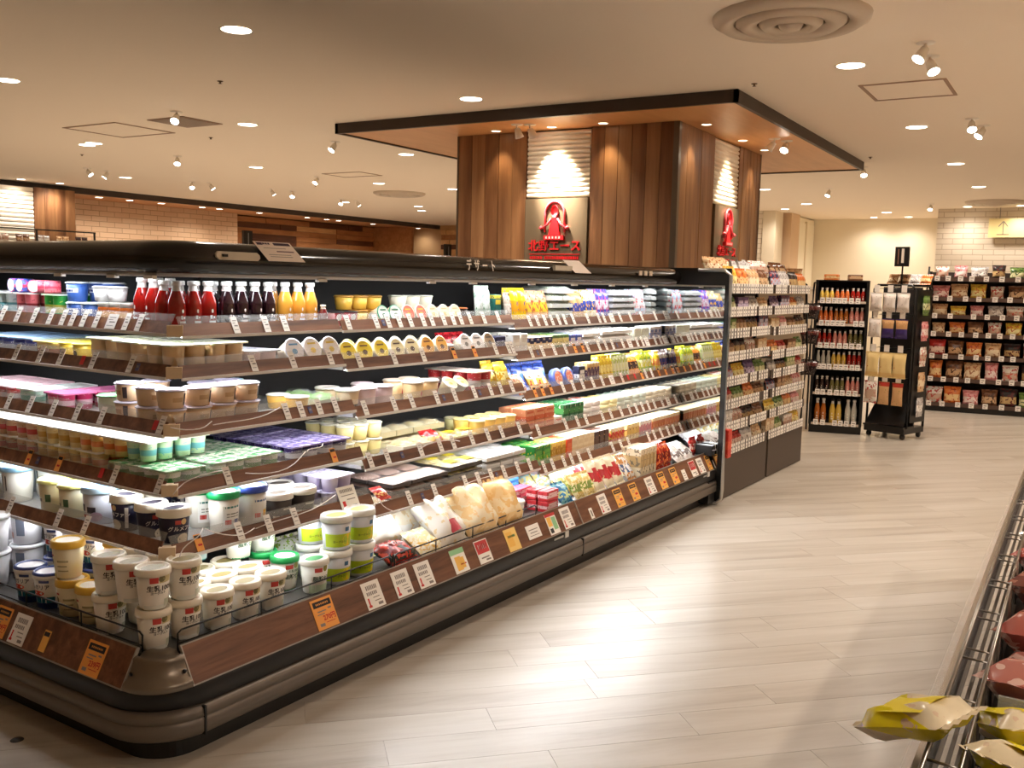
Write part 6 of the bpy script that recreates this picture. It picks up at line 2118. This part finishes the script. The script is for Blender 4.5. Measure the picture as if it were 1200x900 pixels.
# clear bumper skirt flaring out towards the aisle
a0_, a1_ = o(X0B, YB + .014, ZB - .03), o(X1B, YB + .014, ZB - .03)
c0_, c1_ = o(X0B, YB + .12, .3), o(X1B, YB + .12, .3)
sk = MB().quad(a0_, c0_, c1_, a1_)
sk.quad((a0_[0], a0_[1] - .004, a0_[2]), (a1_[0], a1_[1] - .004, a1_[2]), (c1_[0], c1_[1] - .004, c1_[2]), (c0_[0], c0_[1] - .004, c0_[2]))
sk.build('clear_skirt', M((232, 214, 200), .3, alpha=.26, spec=.3), bn)
bm = random.Random(9)
MEAT = [((206, 126, 118), (236, 214, 210), (176, 84, 78), 'red'), ((226, 190, 180), (236, 224, 220), (190, 120, 110), 'rosy'), ((210, 160, 146), (232, 220, 214), (170, 90, 80), 'pinkish brown'), ((170, 110, 90), (214, 190, 180), (120, 66, 56), 'brown')]
for r_ in range(8):
    for c_ in range(3):
        c1, c2, c3, nm = MEAT[(r_ + 1 + c_) % 4]
        p = bag(c1, c2, c3, .27, .29, .085, 76, 70 + (r_ + c_) % 3, (.3, .5), .5, 5, .16, label=(226, 214, 210) if (r_ + c_) % 3 == 0 else None, lab=(.5, .4, .6), name='meat_bag', cat='frozen meat')
        x, y = 1.87 + r_ * .29, -.018 - c_ * .28
        place(p, (x + bm.uniform(-.01, .01), y, .545 + bm.uniform(0, .02)), PI / 2 + bm.uniform(-.07, .07), 'film wrapped %s meat bag, %s across, %s from the near end of bin' % (nm, NTH[c_], NTH[r_]), 'meat bags in the freezer bin')
bbox(X0B + .03, X1B - .03, -.91, .085, .36, .533, 'inner_floor', M((90, 88, 86), .5))
YL = bag((236, 222, 190), (240, 224, 30), (226, 200, 170), .12, .15, .045, 70, 81, (.25, .75), .66, 6, .2, label=(244, 226, 20), lab=(.75, .3, .75), name='yellow_label_packet', cat='packet')
for k, (x, y, z, r) in enumerate(((1.40, .165, .665, 1.2), (1.60, .04, .605, .5), (1.46, .03, .605, -.4), (1.63, -.09, .6, .2), (1.46, -.10, .6, 1.3))):
    place(YL, (x, y, z), PI / 2 + r, 'clear packet with bright yellow label, %s from the aisle in bin end' % NTH[k], 'yellow labelled packets in the bin')
bbox(1.70, 1.707, -.85, .08, .533, .64, 'divider', M((226, 230, 230), .08, alpha=.3))

# ---------------------------------------------------------------- far things peeking over the case
fr = thing('far_goods_rack', 'far dark rack of small packets under the louvre at far left', 'shelf rack', (7.3, 13.0, 0))
MB().box(0, 1.9, .0, .4, 0, 1.68).build('body', CHAR, fr)
for x in (.02, .95, 1.88):
    MB().box(x - .015, x + .015, -.01, .0, 0, 1.88).build('upright', BLACK, fr)
MB().box(0, 1.9, -.01, .0, 1.87, 1.89).build('top_bar', BLACK, fr)
FM = Matrix.Translation((7.3, 13.0, 0))
for k in range(6):
    c = ('red', 'white', 'brown', 'silver', 'tan', 'black')[k]
    lay(FM, 0, .02 + k * .31, .3 + k * .31, .03, 1.6805, goods('packet', c, .1, .13, .05, k, 10), 'distant %s packet' % c, 'top of the far left rack', dmax=.4, occ_key='fr')
for px, z0, z1, y, nm in ((290, 1.0, 2.1, 13.2, 'slim black display stand before the far timber boards'), (524, 1.0, 2.03, 11.6, 'slim black display stand before the pale board wall')):
    xx = along(px, (0, y, 1.5), (1, 0, 0))
    t = thing('display_stand', nm, 'sign stand', (xx, y, 0))
    MB().box(-.16, .16, -.12, .12, 0, .02).build('foot', BLACK, t)
    MB().box(-.02, .02, -.015, .015, .02, 1.2).build('post', BLACK, t)
    MB().box(-.1, .1, -.03, .03, 1.15, z1).build('panel', M((24, 22, 22), .3), t)
    MB().box(-.01, .01, -.034, -.03, 1.2, z1 - .04).build('painted_highlight', M((130, 130, 130), .3), t)  # grey strip paints the highlight down the panel's middle, not a separate fitting
# white boxes and a lamp lit shelf beyond the gondola
for k, (px, z, w, h, c) in enumerate(((893, 1.42, .3, .14, 'white'), (912, 1.42, .34, .2, 'silver'), (930, 1.42, .3, .22, 'white'))):
    y = 3.0
    x = along(px, (0, y, z), (1, 0, 0))
fb = thing('far_counter', 'pale far counter piled with white packets behind the gondola', 'counter', (10.6, 2.65, 0))
MB().box(0, .5, 0, 1.4, 0, 1.28).build('body', M((206, 190, 166), .6), fb)
MB().box(-.02, .52, -.02, 1.42, 1.28, 1.31).build('worktop', M((226, 214, 190), .5), fb)
GM = Matrix.Translation((10.6, 2.65, 0)) @ Matrix.Rotation(-PI / 2, 4, 'Z')
for k in range(3):
    c = ('white', 'silver', 'tan')[k]
    lay(GM, -PI / 2, -1.35 + k * .45, -.95 + k * .45, .03, 1.3105, bag(*PAL[c], .16, .2, .07, 14, 90 + k, name='food_packet'), 'large pale %s packet' % c, 'on far counter behind gondola', dmax=.5, occ_key='fb', jy=15)
print('PLACED', NPLACED)
